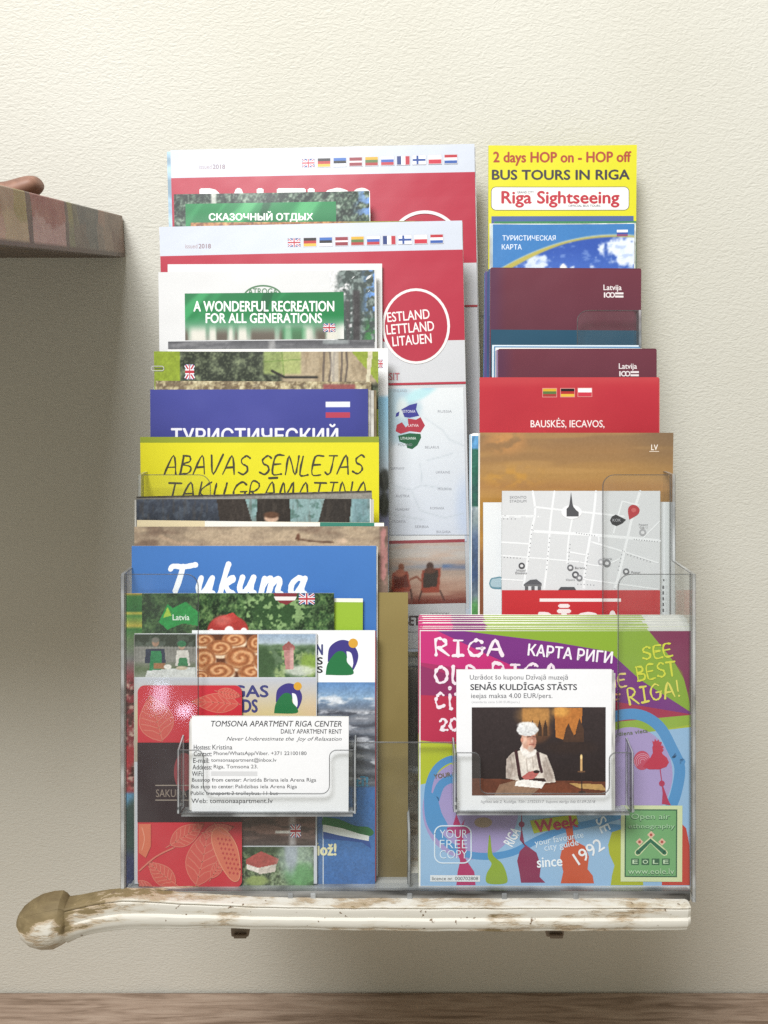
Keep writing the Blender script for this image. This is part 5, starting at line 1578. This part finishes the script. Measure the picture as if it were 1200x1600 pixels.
def pic_edge(p):
    p.vgrad([(677, '#5c9ccc'), (700, '#5a98c8'), (703, '#2f6a58'), (790, '#2c6450'), (793, '#a9b5b8'), (815, '#8a9a9c'), (840, '#5a6e8c'), (900, '#3f5478'), (930, '#7d8e98'), (945, '#5a9858'), (975, '#4a8a48')]); p.mix(sm(.5, .7, p.n(7, 20, seed=4)) * .4, '#3c4654'); p.grain(.05)
it = Item('postcard_leaflet', 'leaflet with blue and green left edge beside the orange sunset leaflet', 'leaflet', 736, 677, 860, 0.5865, 0, 2, th=3.0, paper='#d5dde0', sheets=((-2.5, 2, 0, '#b5c9d5'), (-1, 1, 0, '#e2e4e2')), radius=4)
it.pic(737, 681, 800, 985, pic_edge, 1.7, own=True)
it.done()


def pic_sunset(p):
    p.vgrad([(676, '#8c6c4c'), (700, '#967048'), (720, '#a07848'), (745, '#aa8048'), (760, '#a47644'), (775, '#a87a3c'), (800, '#b0802e'), (840, '#b48034'), (880, '#a87838'), (890, '#6e4030'), (895, '#a86a3c'), (960, '#8a5230')])
    p.mix(sm(.45, .7, p.n(140, 14, o=2, seed=6)) * .4, '#8f6c48'); p.mix(sm(.5, .72, p.n(110, 12, o=2, seed=9)) * .4, '#bc9054')
    p.mix(sm(.4, .62, p.n(14, 9, seed=2)) * p.mell(790, 690, 26, 16, .8), '#c08850'); p.mix(sm(960, 1052, p.X) * (1 - sm(690, 760, p.Y)) * .45, '#6a5844')
    p.mix(sm(.4, .6, p.n(16, 8, seed=3)) * p.mell(800, 745, 40, 14, .8) * .6, '#c89038')
    p.mix((1 - sm(750, 764, p.X)) * sm(840, 880, p.Y) * .6, '#7a4430'); p.grain(.03)
it = Item('sunset_leaflet', 'orange sunset sky leaflet marked LV in its corner', 'leaflet', 750, 676, 1051, 0.581, -.1, 2, th=1.6, base='#c08a48', sheets=((-2.5, .6, -1, '#e6e2da'),), curl=(0.4, 1.5))
it.pic(750, 676, 1051, 985, pic_sunset, 1.7, 'cover_print', own=True)
it.part('title').text('LV', 1017, 695, 1027, 703.5, '#f0e6da', bold=.02, inc=True); it.rect(1014, 705, 1029, 706, '#e6d6c4')
it.done()

it = Item('cloud_leaflet', 'white leaflet with a small blue cloud at its left side', 'leaflet', 755, 785, 1054, 0.5765, .15, 2, th=1.4, base='#e0e3e5', ink=INK_SATIN, sheets=((1, 1, 1, '#c9ccd0'),))
it.part('cloud_print').poly([(764, 912), (767, 904), (774, 902), (782, 901), (790, 906), (800, 914), (796, 920), (770, 920)], '#5f8a9a', smooth=True); it.poly([(766, 911), (769, 905), (775, 904), (782, 903), (790, 908), (796, 914), (792, 917), (770, 917)], '#a3bcc6', smooth=True)
it.part('side_text').rect(1036, 905, 1038, 908, '#4a4a4a')
for y in range(915, 968, 9): it.rect(1035, y, 1037.5, y + 5, '#5a5a5e', inc=False)
it.done()

it = Item('city_map_leaflet', 'grey street map leaflet with red bottom band and map pins', 'leaflet', 784, 767, 1031, 0.5705, 0.0, 2, th=1.6, base='#d4d5d7', ink=INK_SATIN, sheets=((0, .5, 1, '#d9d7d2'),), curl=(1.6, 0.4))
it.part('streets')
W_ = '#e9eaec'
for pts, w_ in (([(784, 808), (843, 807)], 2.2), ([(832, 768), (836, 800), (830, 830), (825, 870), (818, 915)], 3.5), ([(866, 768), (860, 815), (856, 870), (850, 921)], 3.2), ([(931, 768), (928, 800), (921, 845), (915, 880), (912, 921)], 3.8), ([(894, 810), (888, 845), (886, 880)], 2.6),
                ([(835, 792), (870, 796), (930, 802), (975, 807)], 3), ([(784, 806), (835, 806)], 2), ([(832, 830), (880, 833), (930, 836), (1000, 842), (1030, 845)], 4.5), ([(784, 847), (830, 850)], 2.6), ([(784, 868), (850, 873), (905, 878)], 2.2), ([(1000, 768), (990, 800), (978, 850), (968, 895), (960, 921)], 4.2),
                ([(972, 783), (962, 820), (958, 835)], 2.6), ([(972, 783), (1000, 790)], 2.2), ([(925, 847), (975, 862)], 2.8), ([(887, 862), (920, 868)], 2.4), ([(784, 905), (818, 907)], 2.2), ([(905, 878), (940, 884), (970, 872)], 2), ([(912, 905), (1030, 921)], 2.4), ([(975, 862), (1030, 880)], 2.2), ([(1000, 845), (1030, 815)], 2), ([(935, 836), (936, 848)], 2.4)):
    it.line(pts, w_, W_, smooth=True, inc=False); it.lv += .4
it.lv = int(it.lv) + 1
for x, y, n_, dx, dy in ((786, 810, 4, 6, 0), (900, 832, 8, 4, .6), (990, 842, 10, 4, .4), (787, 870, 6, 5, .3), (980, 866, 8, 5, 1.6), (831, 820, 9, -.8, 7), (858, 840, 8, -.7, 7), (890, 850, 6, -.6, 6), (918, 865, 7, -.8, 6), (972, 860, 6, -1.4, 6), (902, 912, 6, 5, .3), (788, 805, 1, 1, 7)):
    for i in range(n_): it.rect(x + i * dx, y + i * dy, x + i * dx + 1.4, y + i * dy + 1.4, '#8a8a8e', inc=False)
it.lv += 1
it.part('lettering').text('SKONTO', 796, 775, 822, 779, '#8a8a8e'); it.text('STADIUM', 796, 781, 822, 785, '#8a8a8e')
it.part('tower_print')
it.ell(893, 800, 16, 11, '#ececee'); it.poly([(885, 807), (885, 795), (888, 792), (889.5, 788), (890.5, 780), (892, 768.5), (893.5, 780), (894.5, 788), (896, 792), (900, 797), (904, 800), (904, 807)], '#4c4c50')
it.part('map_pin').poly([(978, 812), (972, 809), (962, 804), (956, 807), (953, 813), (956, 819), (963, 822), (972, 818)], '#2f2f33'); it.text('KOK', 957, 810.5, 970, 815, '#b0b0b4')
it.part('map_pin').part('red_map_pin').poly([(983, 812), (981, 800), (982, 793), (987, 789), (994, 790), (999, 796), (997, 803), (990, 808)], '#b23038', smooth=True); it.ell(990, 797, 4, 3.4, '#c8585a')
it.part('map_symbol')
for x, y, r, c in ((1004, 832, 5.5, '#a5a5a8'), (815, 884, 5, '#4a4a4e'), (891, 887, 5, '#6a6a6e'), (899, 898, 5.5, '#55555a'), (905, 903, 5, '#7a7a7e'), (939, 878, 5, '#aaaaae'), (948, 880, 6, '#7a7a7e'), (978, 893, 5, '#66666a')):
    it.ell(x, y, r, r, c); it.ell(x, y, r * .5, r * .45, '#d9d9db')
for t, x, y, l in (('Freeport', 998, 820, 14), ('Cafe 11', 999, 824, 12), ('Hotel', 807, 891, 14), ('Elizabete', 805, 895, 18), ('Barona', 898, 887, 16), ('Opera', 884, 906, 14), ('Museum', 986, 894, 14), ('Galerija', 942, 873, 14)):
    it.text(t, x, y - 1.7, x + l, y + 1.7, '#77777b')
it.part('building_print').poly([(818, 913), (828, 906), (838, 905), (846, 911), (846, 913)], '#55555a'); it.rect(818, 913, 846, 915, '#6a6a6e')
for x in (820, 830, 840): it.rect(x, 916, x + 5, 921.5, '#5a5a5e', inc=False)
for x in (882, 888, 894): it.poly([(x - 10, 921.8), (x - 6, 917), (x + 3, 917), (x + 6, 921.8)], '#4a4a4e', inc=False); it.lv += .5
it.lv = int(it.lv) + 1
it.part('red_band').rect(784, 922, 1031, 990, '#c2282e')
it.part('title').rect(843, 935, 970, 940, '#f0e4e2'); it.text('R', 842, 957, 869, 985, '#f0e4e2', bold=.05); it.text('Ī', 872, 945, 890, 985, '#f0e4e2', bold=.05); it.text('G', 897, 957, 932, 985, '#f0e4e2', bold=.05); it.text('A', 942, 955, 972, 985, '#f0e4e2', bold=.05)
it.done()

# ------------------------------------------------------------------ city guide stack
def guide_cover(it):
    it.part('cover')
    cl = lambda pts: [(min(max(a, 657), 1080), min(max(b_, 986), 1384)) for a, b_ in pts]
    it.poly(cl([(1040, 986), (1080, 986), (1080, 1130), (1040, 1110)]), '#7f5a3c')
    it.poly(cl([(657, 986), (900, 986), (1080, 1130), (1080, 1120), (1000, 1180), (657, 1180)]), '#c42a72')
    it.poly(cl([(657, 1035), (760, 1050), (850, 1080), (1080, 1125), (900, 1150), (657, 1080)]), '#a52a5e')
    it.poly(cl([(657, 1075), (760, 1085), (900, 1100), (1080, 1122), (760, 1200), (657, 1160)]), '#b52a48')
    it.poly(cl([(657, 1040), (720, 1060), (760, 1090), (657, 1086)]), '#8c2a5c')
    it.poly(cl([(684, 986), (780, 986), (960, 1018), (1000, 1060), (1080, 1114), (1080, 1118), (940, 1098), (850, 1062), (760, 1022)]), '#74297c')
    it.poly(cl([(725, 986), (1016, 986), (1040, 1010), (1068, 1060), (1078, 1090), (1080, 1113), (1000, 1062), (976, 1040), (952, 1018), (870, 1004)]), '#86a82e')
    it.poly(cl([(1014, 986), (1080, 986), (1080, 1116), (1076, 1090), (1066, 1050), (1040, 1018)]), '#7d2a50')
    it.poly(cl([(880, 1092), (960, 1096), (1080, 1116), (1080, 1119), (1010, 1126), (860, 1150)]), '#a52848')
    # lower field
    it.poly(cl([(657, 1157), (760, 1168), (900, 1148), (1080, 1117), (1080, 1385), (657, 1385)]), '#a9b832')
    it.poly(cl([(657, 1159), (690, 1163), (760, 1172), (720, 1215), (657, 1230)]), '#b5c01e')
    it.poly(cl([(657, 1226), (700, 1216), (760, 1200), (900, 1160), (960, 1150), (1080, 1136), (1080, 1385), (657, 1385)]), '#92b8dc')
    it.poly(cl([(900, 1140), (960, 1128), (1080, 1117), (1080, 1132), (1000, 1146), (900, 1160)]), '#8fae38')
    it.ell(735, 1265, 75, 78, '#a394c8'); it.ell(985, 1210, 66, 74, '#a996c8')
    BL = '#4a8ec8'
    it.line([(735, 1185), (705, 1186), (684, 1198), (672, 1220), (668, 1250), (672, 1285), (690, 1310), (722, 1332), (760, 1338), (800, 1332), (840, 1312), (880, 1296), (930, 1285), (975, 1272)], 11, BL, smooth=True)
    it.line([(680, 1250), (690, 1225), (715, 1214), (740, 1214)], 13, BL, smooth=True)
    it.poly([(668, 1235), (682, 1245), (690, 1270), (700, 1292), (686, 1300), (672, 1285)], BL, smooth=True)
    it.line([(940, 1130), (965, 1118), (1000, 1117), (1030, 1135), (1050, 1170), (1062, 1200), (1056, 1240), (1044, 1270)], 17, BL, smooth=True)
    it.line([(1052, 1180), (1066, 1190)], 10, BL)
    it.poly([(930, 1285), (985, 1290), (985, 1330), (955, 1300)], BL)
    it.part('city_shapes')
    def spire(pts, col): it.poly(pts, col, smooth=False)
    it.poly([(713, 1272), (720, 1290), (726, 1280), (722, 1300), (728, 1330), (726, 1340), (741, 1362), (743, 1383), (713, 1383), (715, 1362), (719, 1345), (716, 1336), (714, 1310), (708, 1288)], '#b02a62')
    it.poly([(698, 1293), (728, 1289), (736, 1300), (722, 1306), (700, 1300)], '#a8326e')
    it.poly([(764, 1306), (766, 1306), (769, 1332), (774, 1340), (785, 1350), (792, 1368), (790, 1380), (762, 1380), (760, 1366), (768, 1350), (762, 1338)], '#8aa62c', smooth=True)
    it.ell(755, 1285, 14, 8, '#a08a78')
    it.line([(815, 1270), (815, 1300), (818, 1318)], 1.6, '#8c3058'); it.ell(815, 1288, 4.5, 4.5, '#8c3058')
    it.poly([(815, 1292), (812, 1312), (824, 1322), (838, 1332), (845, 1352), (843, 1370), (852, 1379), (814, 1379), (812, 1365), (808, 1345), (812, 1330), (820, 1322)], '#86284e')
    it.poly([(882, 1285), (894, 1285), (896, 1308), (900, 1315), (914, 1322), (920, 1338), (918, 1358), (926, 1368), (928, 1380), (876, 1380), (880, 1362), (875, 1340), (878, 1326), (887, 1314)], '#c8502e')
    it.poly([(956, 1300), (975, 1294), (1000, 1294), (1005, 1383), (954, 1383), (956, 1368), (960, 1352), (952, 1334), (950, 1320)], '#a8b01e')
    it.poly([(1064, 1286), (1072, 1294), (1077, 1320), (1078, 1345), (1078, 1383), (1034, 1383), (1034, 1376), (1060, 1374)], '#c03a2c')
    it.part('rooster_print')
    RO = '#bf2c48'
    it.ell(1003, 1188, 13, 15, '#c24560')
    for r_ in (4, 7, 10, 12.5): it.ring(1004, 1190, r_, .9, '#dd9ab0', 140, 330)
    it.poly([(1004, 1198), (1010, 1190), (1016, 1184), (1020, 1176), (1019, 1168), (1021, 1162), (1028, 1164), (1035, 1165), (1037, 1168), (1033, 1171), (1035, 1178), (1042, 1184), (1045, 1191), (1041, 1198), (1030, 1202), (1014, 1202)], RO)
    it.poly([(1020, 1163), (1019, 1157), (1022, 1159), (1023, 1154), (1026, 1158), (1029, 1155), (1030, 1159), (1034, 1159), (1033, 1164), (1026, 1165)], RO); it.poly([(1033, 1169), (1037, 1171), (1035, 1175), (1032, 1173)], RO)
    it.line([(1031, 1200), (1034, 1222), (1036, 1240)], 1.5, '#b02a50'); it.ell(1034, 1224, 4.5, 4.5, '#b02a50'); it.poly([(1036, 1228), (1034, 1256), (1048, 1258), (1044, 1250)], '#b02a50')
    it.part('title')
    WH = '#f2e4ec'
    it.hand('RIGA', 680, 1000, 786, 1024, WH, w=4.2, jit=.55)
    it.hand('OLD', 680, 1041, 748, 1066, WH, w=4.2, jit=.55); it.hand('RIGA', 770, 1038, 872, 1064, WH, w=4.2, jit=.55)
    it.hand('city', 680, 1070, 742, 1106, WH, w=4.2, jit=.55); it.hand('2018', 686, 1123, 745, 1141, WH, w=3.8, jit=.5, font={**HAND, '1': (.5, [[(.1, .8), (.3, 1), (.28, 0)]]), '8': (.75, [[(.4, .5), (.1, .75), (.4, 1), (.65, .75), (.4, .5), (.05, .2), (.4, 0), (.7, .22), (.4, .5)]])})
    it.text('КАРТА РИГИ', 825, 1012, 957, 1030, '#f4eef4', bold=.03, rot=-5.5, inc=True)
    Y_ = '#d5d83a'
    it.hand('SEE', 1003, 1008, 1050, 1027, Y_, w=2.8, jit=.4, rot=8); it.hand('THE', 930, 1055, 978, 1074, '#e6d07a', w=2.8, jit=.4, rot=6); it.hand('BEST', 994, 1037, 1056, 1059, Y_, w=2.8, jit=.4, rot=9)
    it.hand('OF', 938, 1086, 970, 1102, '#e6a070', w=2.6, jit=.4, rot=8); it.hand('RIGA!', 981, 1070, 1063, 1094, '#e2d85a', w=2.8, jit=.4, rot=10)
    it.part('lettering')
    it.text('YOUR', 678, 1208, 704, 1215, '#6a5a2c', bold=.03, rot=8); it.text('diena vieta', 966, 1141, 1012, 1147, '#5a6a2c', bold=.01, rot=7)
    it.text('RIGA', 786, 1299, 814, 1315, '#eef2f8', bold=.03, rot=62); it.poly([(828, 1282), (900, 1272), (904, 1288), (834, 1302)], '#aab41e'); it.text('Week', 836, 1278, 902, 1296, '#b02a48', bold=.06, rot=8, inc=True)
    it.text('your favourite', 835, 1305, 912, 1318, '#d2e4f4', bold=.01, rot=10); it.text('city guide', 850, 1315, 904, 1328, '#d2e4f4', bold=.01, rot=10)
    it.text('since', 839, 1339, 878, 1354, '#eef4fa', bold=.03, rot=4, inc=True); it.text('1992', 895, 1320, 944, 1340, '#eef0f4', bold=.015, rot=33)
    it.text('SE', 930, 1280, 954, 1296, '#dce8f4', bold=.02, rot=-65)
    it.part('badge').rrect_line(679, 1290, 736, 1348, 12, 2, '#d6e6f4')
    for t, y in (('YOUR', 1296), ('FREE', 1312), ('COPY', 1328)): it.text(t, 687, y, 730, y + 13, '#dcebf6', bold=-.012, inc=True)
    it.part('licence_strip').rect(672, 1367, 750, 1377, '#dfe4e8'); it.text('licence nr. 000702808', 675, 1369.5, 747, 1375, '#3a3a40', bold=.01)
    it.part('advert').rect(970, 1258, 1066, 1377, '#d2dcaa'); it.rect(976, 1264, 1058, 1370, '#2f5e40'); it.rect(978, 1266, 1056, 1368, '#6fa86c')
    for t, y0, y1, a, b_ in (('Open air', 1271, 1282, 986, 1046), ('ethnography', 1287, 1296, 982, 1054)):
        it.text(t, a - .6, y0 + .6, b_ + .6, y1 + 1, '#2f5e40', bold=.05, inc=True); it.text(t, a, y0, b_, y1, '#a9cfa4', bold=.0, inc=True)
    it.line([(996, 1332), (1016, 1312), (1038, 1332)], 10, '#d2dcaa'); it.line([(996, 1332), (1016, 1313), (1038, 1332)], 6.5, '#1f6648')
    for x, y in ((1017, 1304), (999, 1315), (1034, 1315)):
        it.poly([(x, y - 6), (x + 6, y), (x, y + 6), (x - 6, y)], '#e0b8a0'); it.rect(x - 2, y - 2, x + 2, y + 2, '#b04a40')
    for i, ch in enumerate('EOLE'): it.rect(986 + i * 16, 1341, 998 + i * 16, 1351, '#2f5e40'); it.text(ch, 988 + i * 16, 1343, 996 + i * 16, 1349, '#c4dcb8', bold=.03)
    it.text('www.eole.lv', 981, 1357, 1053, 1366, '#2f5e40', bold=.04, inc=True); it.text('www.eole.lv', 981, 1356.5, 1053, 1365, '#b5d4ac', bold=.0, inc=True)


def guide_edge(it, x0, y0, x1):
    """what shows of a copy behind: the coloured top and left margin"""
    w_ = x1 - x0
    it.part('cover')
    it.poly([(x0, y0), (x0 + w_ * .12, y0), (x0 + w_ * .16, y0 + 24), (x0, y0 + 24)], '#c42a72'); it.poly([(x0 + w_ * .12, y0), (x0 + w_ * .24, y0), (x0 + w_ * .33, y0 + 24), (x0 + w_ * .16, y0 + 24)], '#84326e', inc=False)
    it.poly([(x0 + w_ * .24, y0), (x0 + w_ * .84, y0), (x0 + w_ * .88, y0 + 24), (x0 + w_ * .33, y0 + 24)], '#a3b864', inc=False); it.poly([(x0 + w_ * .84, y0), (x1, y0), (x1, y0 + 24), (x0 + w_ * .88, y0 + 24)], '#cfcfca', inc=False)
    it.rect(x0, y0 + 24, x0 + 24, y0 + 176, '#b02a58', inc=False); it.rect(x0, y0 + 176, x0 + 24, y0 + 250, '#a9b428', inc=False); it.rect(x0, y0 + 250, x0 + 24, 1372, '#88b0d6', inc=False)


GL = ('city guide in the stack behind the front copy, only its coloured edges showing')
offs = [(655, 961, 1068, .5505), (654, 964, 1071, .5482), (656, 967, 1074, .5459), (653.5, 970, 1069, .5436), (655, 974, 1077, .5413), (656, 979, 1080, .5390), (654.5, 982, 1078, .5367)]
for i, (a, y, b_, w_) in enumerate(offs):
    it = Item('city_guide', GL, 'guide', a, y, b_, w_, random.uniform(-.12, .08), 1, th=1.7, base='#b9c48c', paper='#dedcd4', group='stacked city guides', ink=INK_SATIN, sheets=((random.uniform(1, 6), -random.uniform(.6, 1.6), -random.uniform(1, 9), '#efeee8'),), bend=random.uniform(.05, .5))
    guide_edge(it, a, y, b_); it.done()
it = Item('city_guide', 'front pink and blue city guide with chalk lettering, rooster and towers', 'guide', 656, 985, 1081, 0.5330, -.25, y1=1387, th=1.8, base='#eceae8', paper='#e6e4de', group='stacked city guides', ink=INK_SATIN)
guide_cover(it); it.done()

# museum coupon
it = Item('museum_coupon', 'white museum coupon with a photo of a man writing by candle, right card pocket', 'coupon', 713, 1046, 955, 0.5185, 0.15, y1=1269, th=1.2, base='#ededf0', ink=INK_SATIN, sheets=((0, 1.5, 3, '#dddcd8'), (1, 6, 6, '#d2d0cc')), curl=(0.6, 1.4))
it.part('lettering')
it.text('Uzrādot šo kuponu Dzīvajā muzejā', 734, 1054, 887, 1064, '#5a5a60', bold=.004)
it.text('SENĀS KULDĪGAS STĀSTS', 735, 1066, 901, 1078, '#3c3c42', bold=.03)
it.text('ieejas maksa 4.00 EUR/pers.', 736, 1083, 863, 1093, '#5a5a60', bold=.004)
it.text('(standarta cena 5.00 EUR/pers.)', 737, 1095, 812, 1099.5, '#a9a9ae')
it.text('Izglītes iela 2, Kuldīga, Tālr. 27325517  kupons derīgs līdz 01.09.2018', 751, 1250, 930, 1256, '#8a8a90', shear=.25)
def pic_man(p):
    p.vgrad([(1105, '#33292a'), (1180, '#2a2122'), (1240, '#241a19')])
    p.rect(816, 1107, 858, 1150, '#a5703c', 2.5); p.mix(p.mell(836, 1118, 26, 16, .5) * .6, '#c08a48'); p.mix(sm(1122, 1150, p.Y) * p.mell(838, 1140, 24, 22, .2) * .8, '#5a3a28')
    p.poly([(866, 1106), (910, 1106), (908, 1138), (896, 1150), (880, 1156), (868, 1152)], '#b56e30'); p.ell(876, 1112, 12, 8, '#d89a48', .6)
    p.poly([(880, 1156), (884, 1138), (888, 1130), (893, 1142), (898, 1152), (900, 1140), (905, 1122), (912, 1140), (912, 1160), (880, 1160)], '#4a3226')
    for x in (832, 843, 852): p.poly([(x - 3, 1150), (x - 3, 1136), (x, 1124), (x + 3, 1136), (x + 3, 1150)], '#3f2c22')
    p.ell(890, 1168, 40, 10, '#33241f', .6, .4, al=.6)
    # table
    p.poly([(737, 1216), (948, 1222), (948, 1246), (737, 1246)], '#5e3222'); p.poly([(780, 1226), (810, 1218), (845, 1230), (826, 1246), (770, 1246)], '#8a6a54'); p.poly([(845, 1228), (880, 1222), (920, 1240), (830, 1246)], '#6e3a26'); p.poly([(888, 1224), (940, 1226), (948, 1236), (905, 1232)], '#b08a52')
    # shirt and arms
    p.poly([(790, 1216), (791, 1186), (800, 1176), (818, 1171), (838, 1174), (854, 1180), (864, 1205), (868, 1222), (850, 1224), (820, 1222)], '#d9cfc4')
    p.mix(p.mpoly([(790, 1216), (791, 1186), (800, 1176), (818, 1171), (838, 1174), (854, 1180), (864, 1205), (868, 1222), (820, 1222)]) * sm(.48, .62, p.n(5, 9, seed=4)) * .55, '#9a8a80')
    SH = p.mpoly([(790, 1216), (791, 1186), (800, 1176), (818, 1171), (838, 1174), (854, 1180), (864, 1205), (868, 1222), (820, 1222)])
    p.mix(SH * p.mell(794, 1200, 9, 26, .6) * .55, '#8f8078'); p.mix(SH * p.mell(858, 1206, 10, 24, .6) * .5, '#94857c'); p.mix(SH * p.mell(826, 1192, 12, 16, .7) * .6, '#f0e9e0')
    for q in ([(797, 1184), (801, 1200), (797, 1214)], [(802, 1180), (805, 1198)], [(852, 1184), (857, 1202), (862, 1216)], [(848, 1190), (852, 1210)], [(822, 1186), (824, 1206)], [(832, 1184), (833, 1200)]): p.line(q, 1.6, '#8a7a70', .55, 1.2)
    p.line([(806, 1174), (809, 1195), (812, 1214)], 5, '#3c2024'); p.line([(840, 1177), (843, 1195), (846, 1206)], 4.5, '#3c2428')
    p.poly([(808, 1210), (820, 1216), (850, 1216), (854, 1222), (812, 1221)], '#33201e')
    p.poly([(815, 1214), (826, 1206), (838, 1204), (842, 1208), (834, 1217), (820, 1219)], '#b5605a'); p.ell(838, 1206, 5, 2.5, '#2c1c1c')
    p.poly([(812, 1170), (816, 1162), (824, 1168), (838, 1172), (836, 1180), (826, 1184), (816, 1180)], '#ece6e0')
    # face: three-quarter, looking down to the right
    p.ell(826, 1154, 11, 15, '#d9a48c', .08); p.poly([(815, 1150), (836, 1148), (838, 1158), (836, 1168), (828, 1174), (818, 1168)], '#d9a48c'); p.ell(819, 1158, 4, 10, '#e6bca6', .5); p.mix(p.mell(834, 1160, 4, 10, .5) * .5, '#9c6452')
    p.line([(824, 1151.5), (829, 1151)], 1.6, '#3f2a26'); p.line([(832.5, 1151), (836, 1151.5)], 1.4, '#3f2a26'); p.line([(831, 1153), (833.5, 1159), (830.5, 1160)], 1.1, '#a86c5a'); p.line([(827, 1163.5), (834, 1163)], 1.4, '#8c4a44'); p.ell(829, 1170, 5, 5, '#c9b0a0', .4); p.ell(815.5, 1156, 2.2, 4, '#c98c76', .2)
    p.mix(p.mell(832, 1156, 5, 12, .6) * .35, '#b06a58'); p.mix(p.mell(822, 1149, 9, 3, .5) * .5, '#a87460'); p.mix(p.mell(831, 1158, 2, 3, .6) * .6, '#f0cdb8'); p.mix(p.mell(821, 1166, 5, 5, .7) * .3, '#a8705c')
    p.ell(824, 1140, 17, 10.5, '#dcdcdc', .08, .25); p.ell(823, 1133, 14, 5, '#ecebea', .3, .3); p.mix(p.mell(824, 1140, 16, 10, .1) * sm(.5, .65, p.n(3.5, seed=6)) * .35, '#a9a9ac')
    p.poly([(806, 1221), (818, 1218), (852, 1222), (846, 1232), (804, 1228)], '#efeae4')
    p.line([(908, 1186), (908, 1206)], 3.4, '#c9a06a'); p.ell(908, 1183, 1.8, 4, '#f0d090', .3); p.line([(908, 1207), (909, 1238)], 1.6, '#2a2020'); p.line([(903, 1206), (913, 1206)], 2, '#6a4a34'); p.ell(909, 1238, 6, 1.8, '#3a2a24', .3)
    p.grain(.03)
it.pic(737, 1105, 946, 1243, pic_man, .8)
it.done()
bpy.context.view_layer.update()
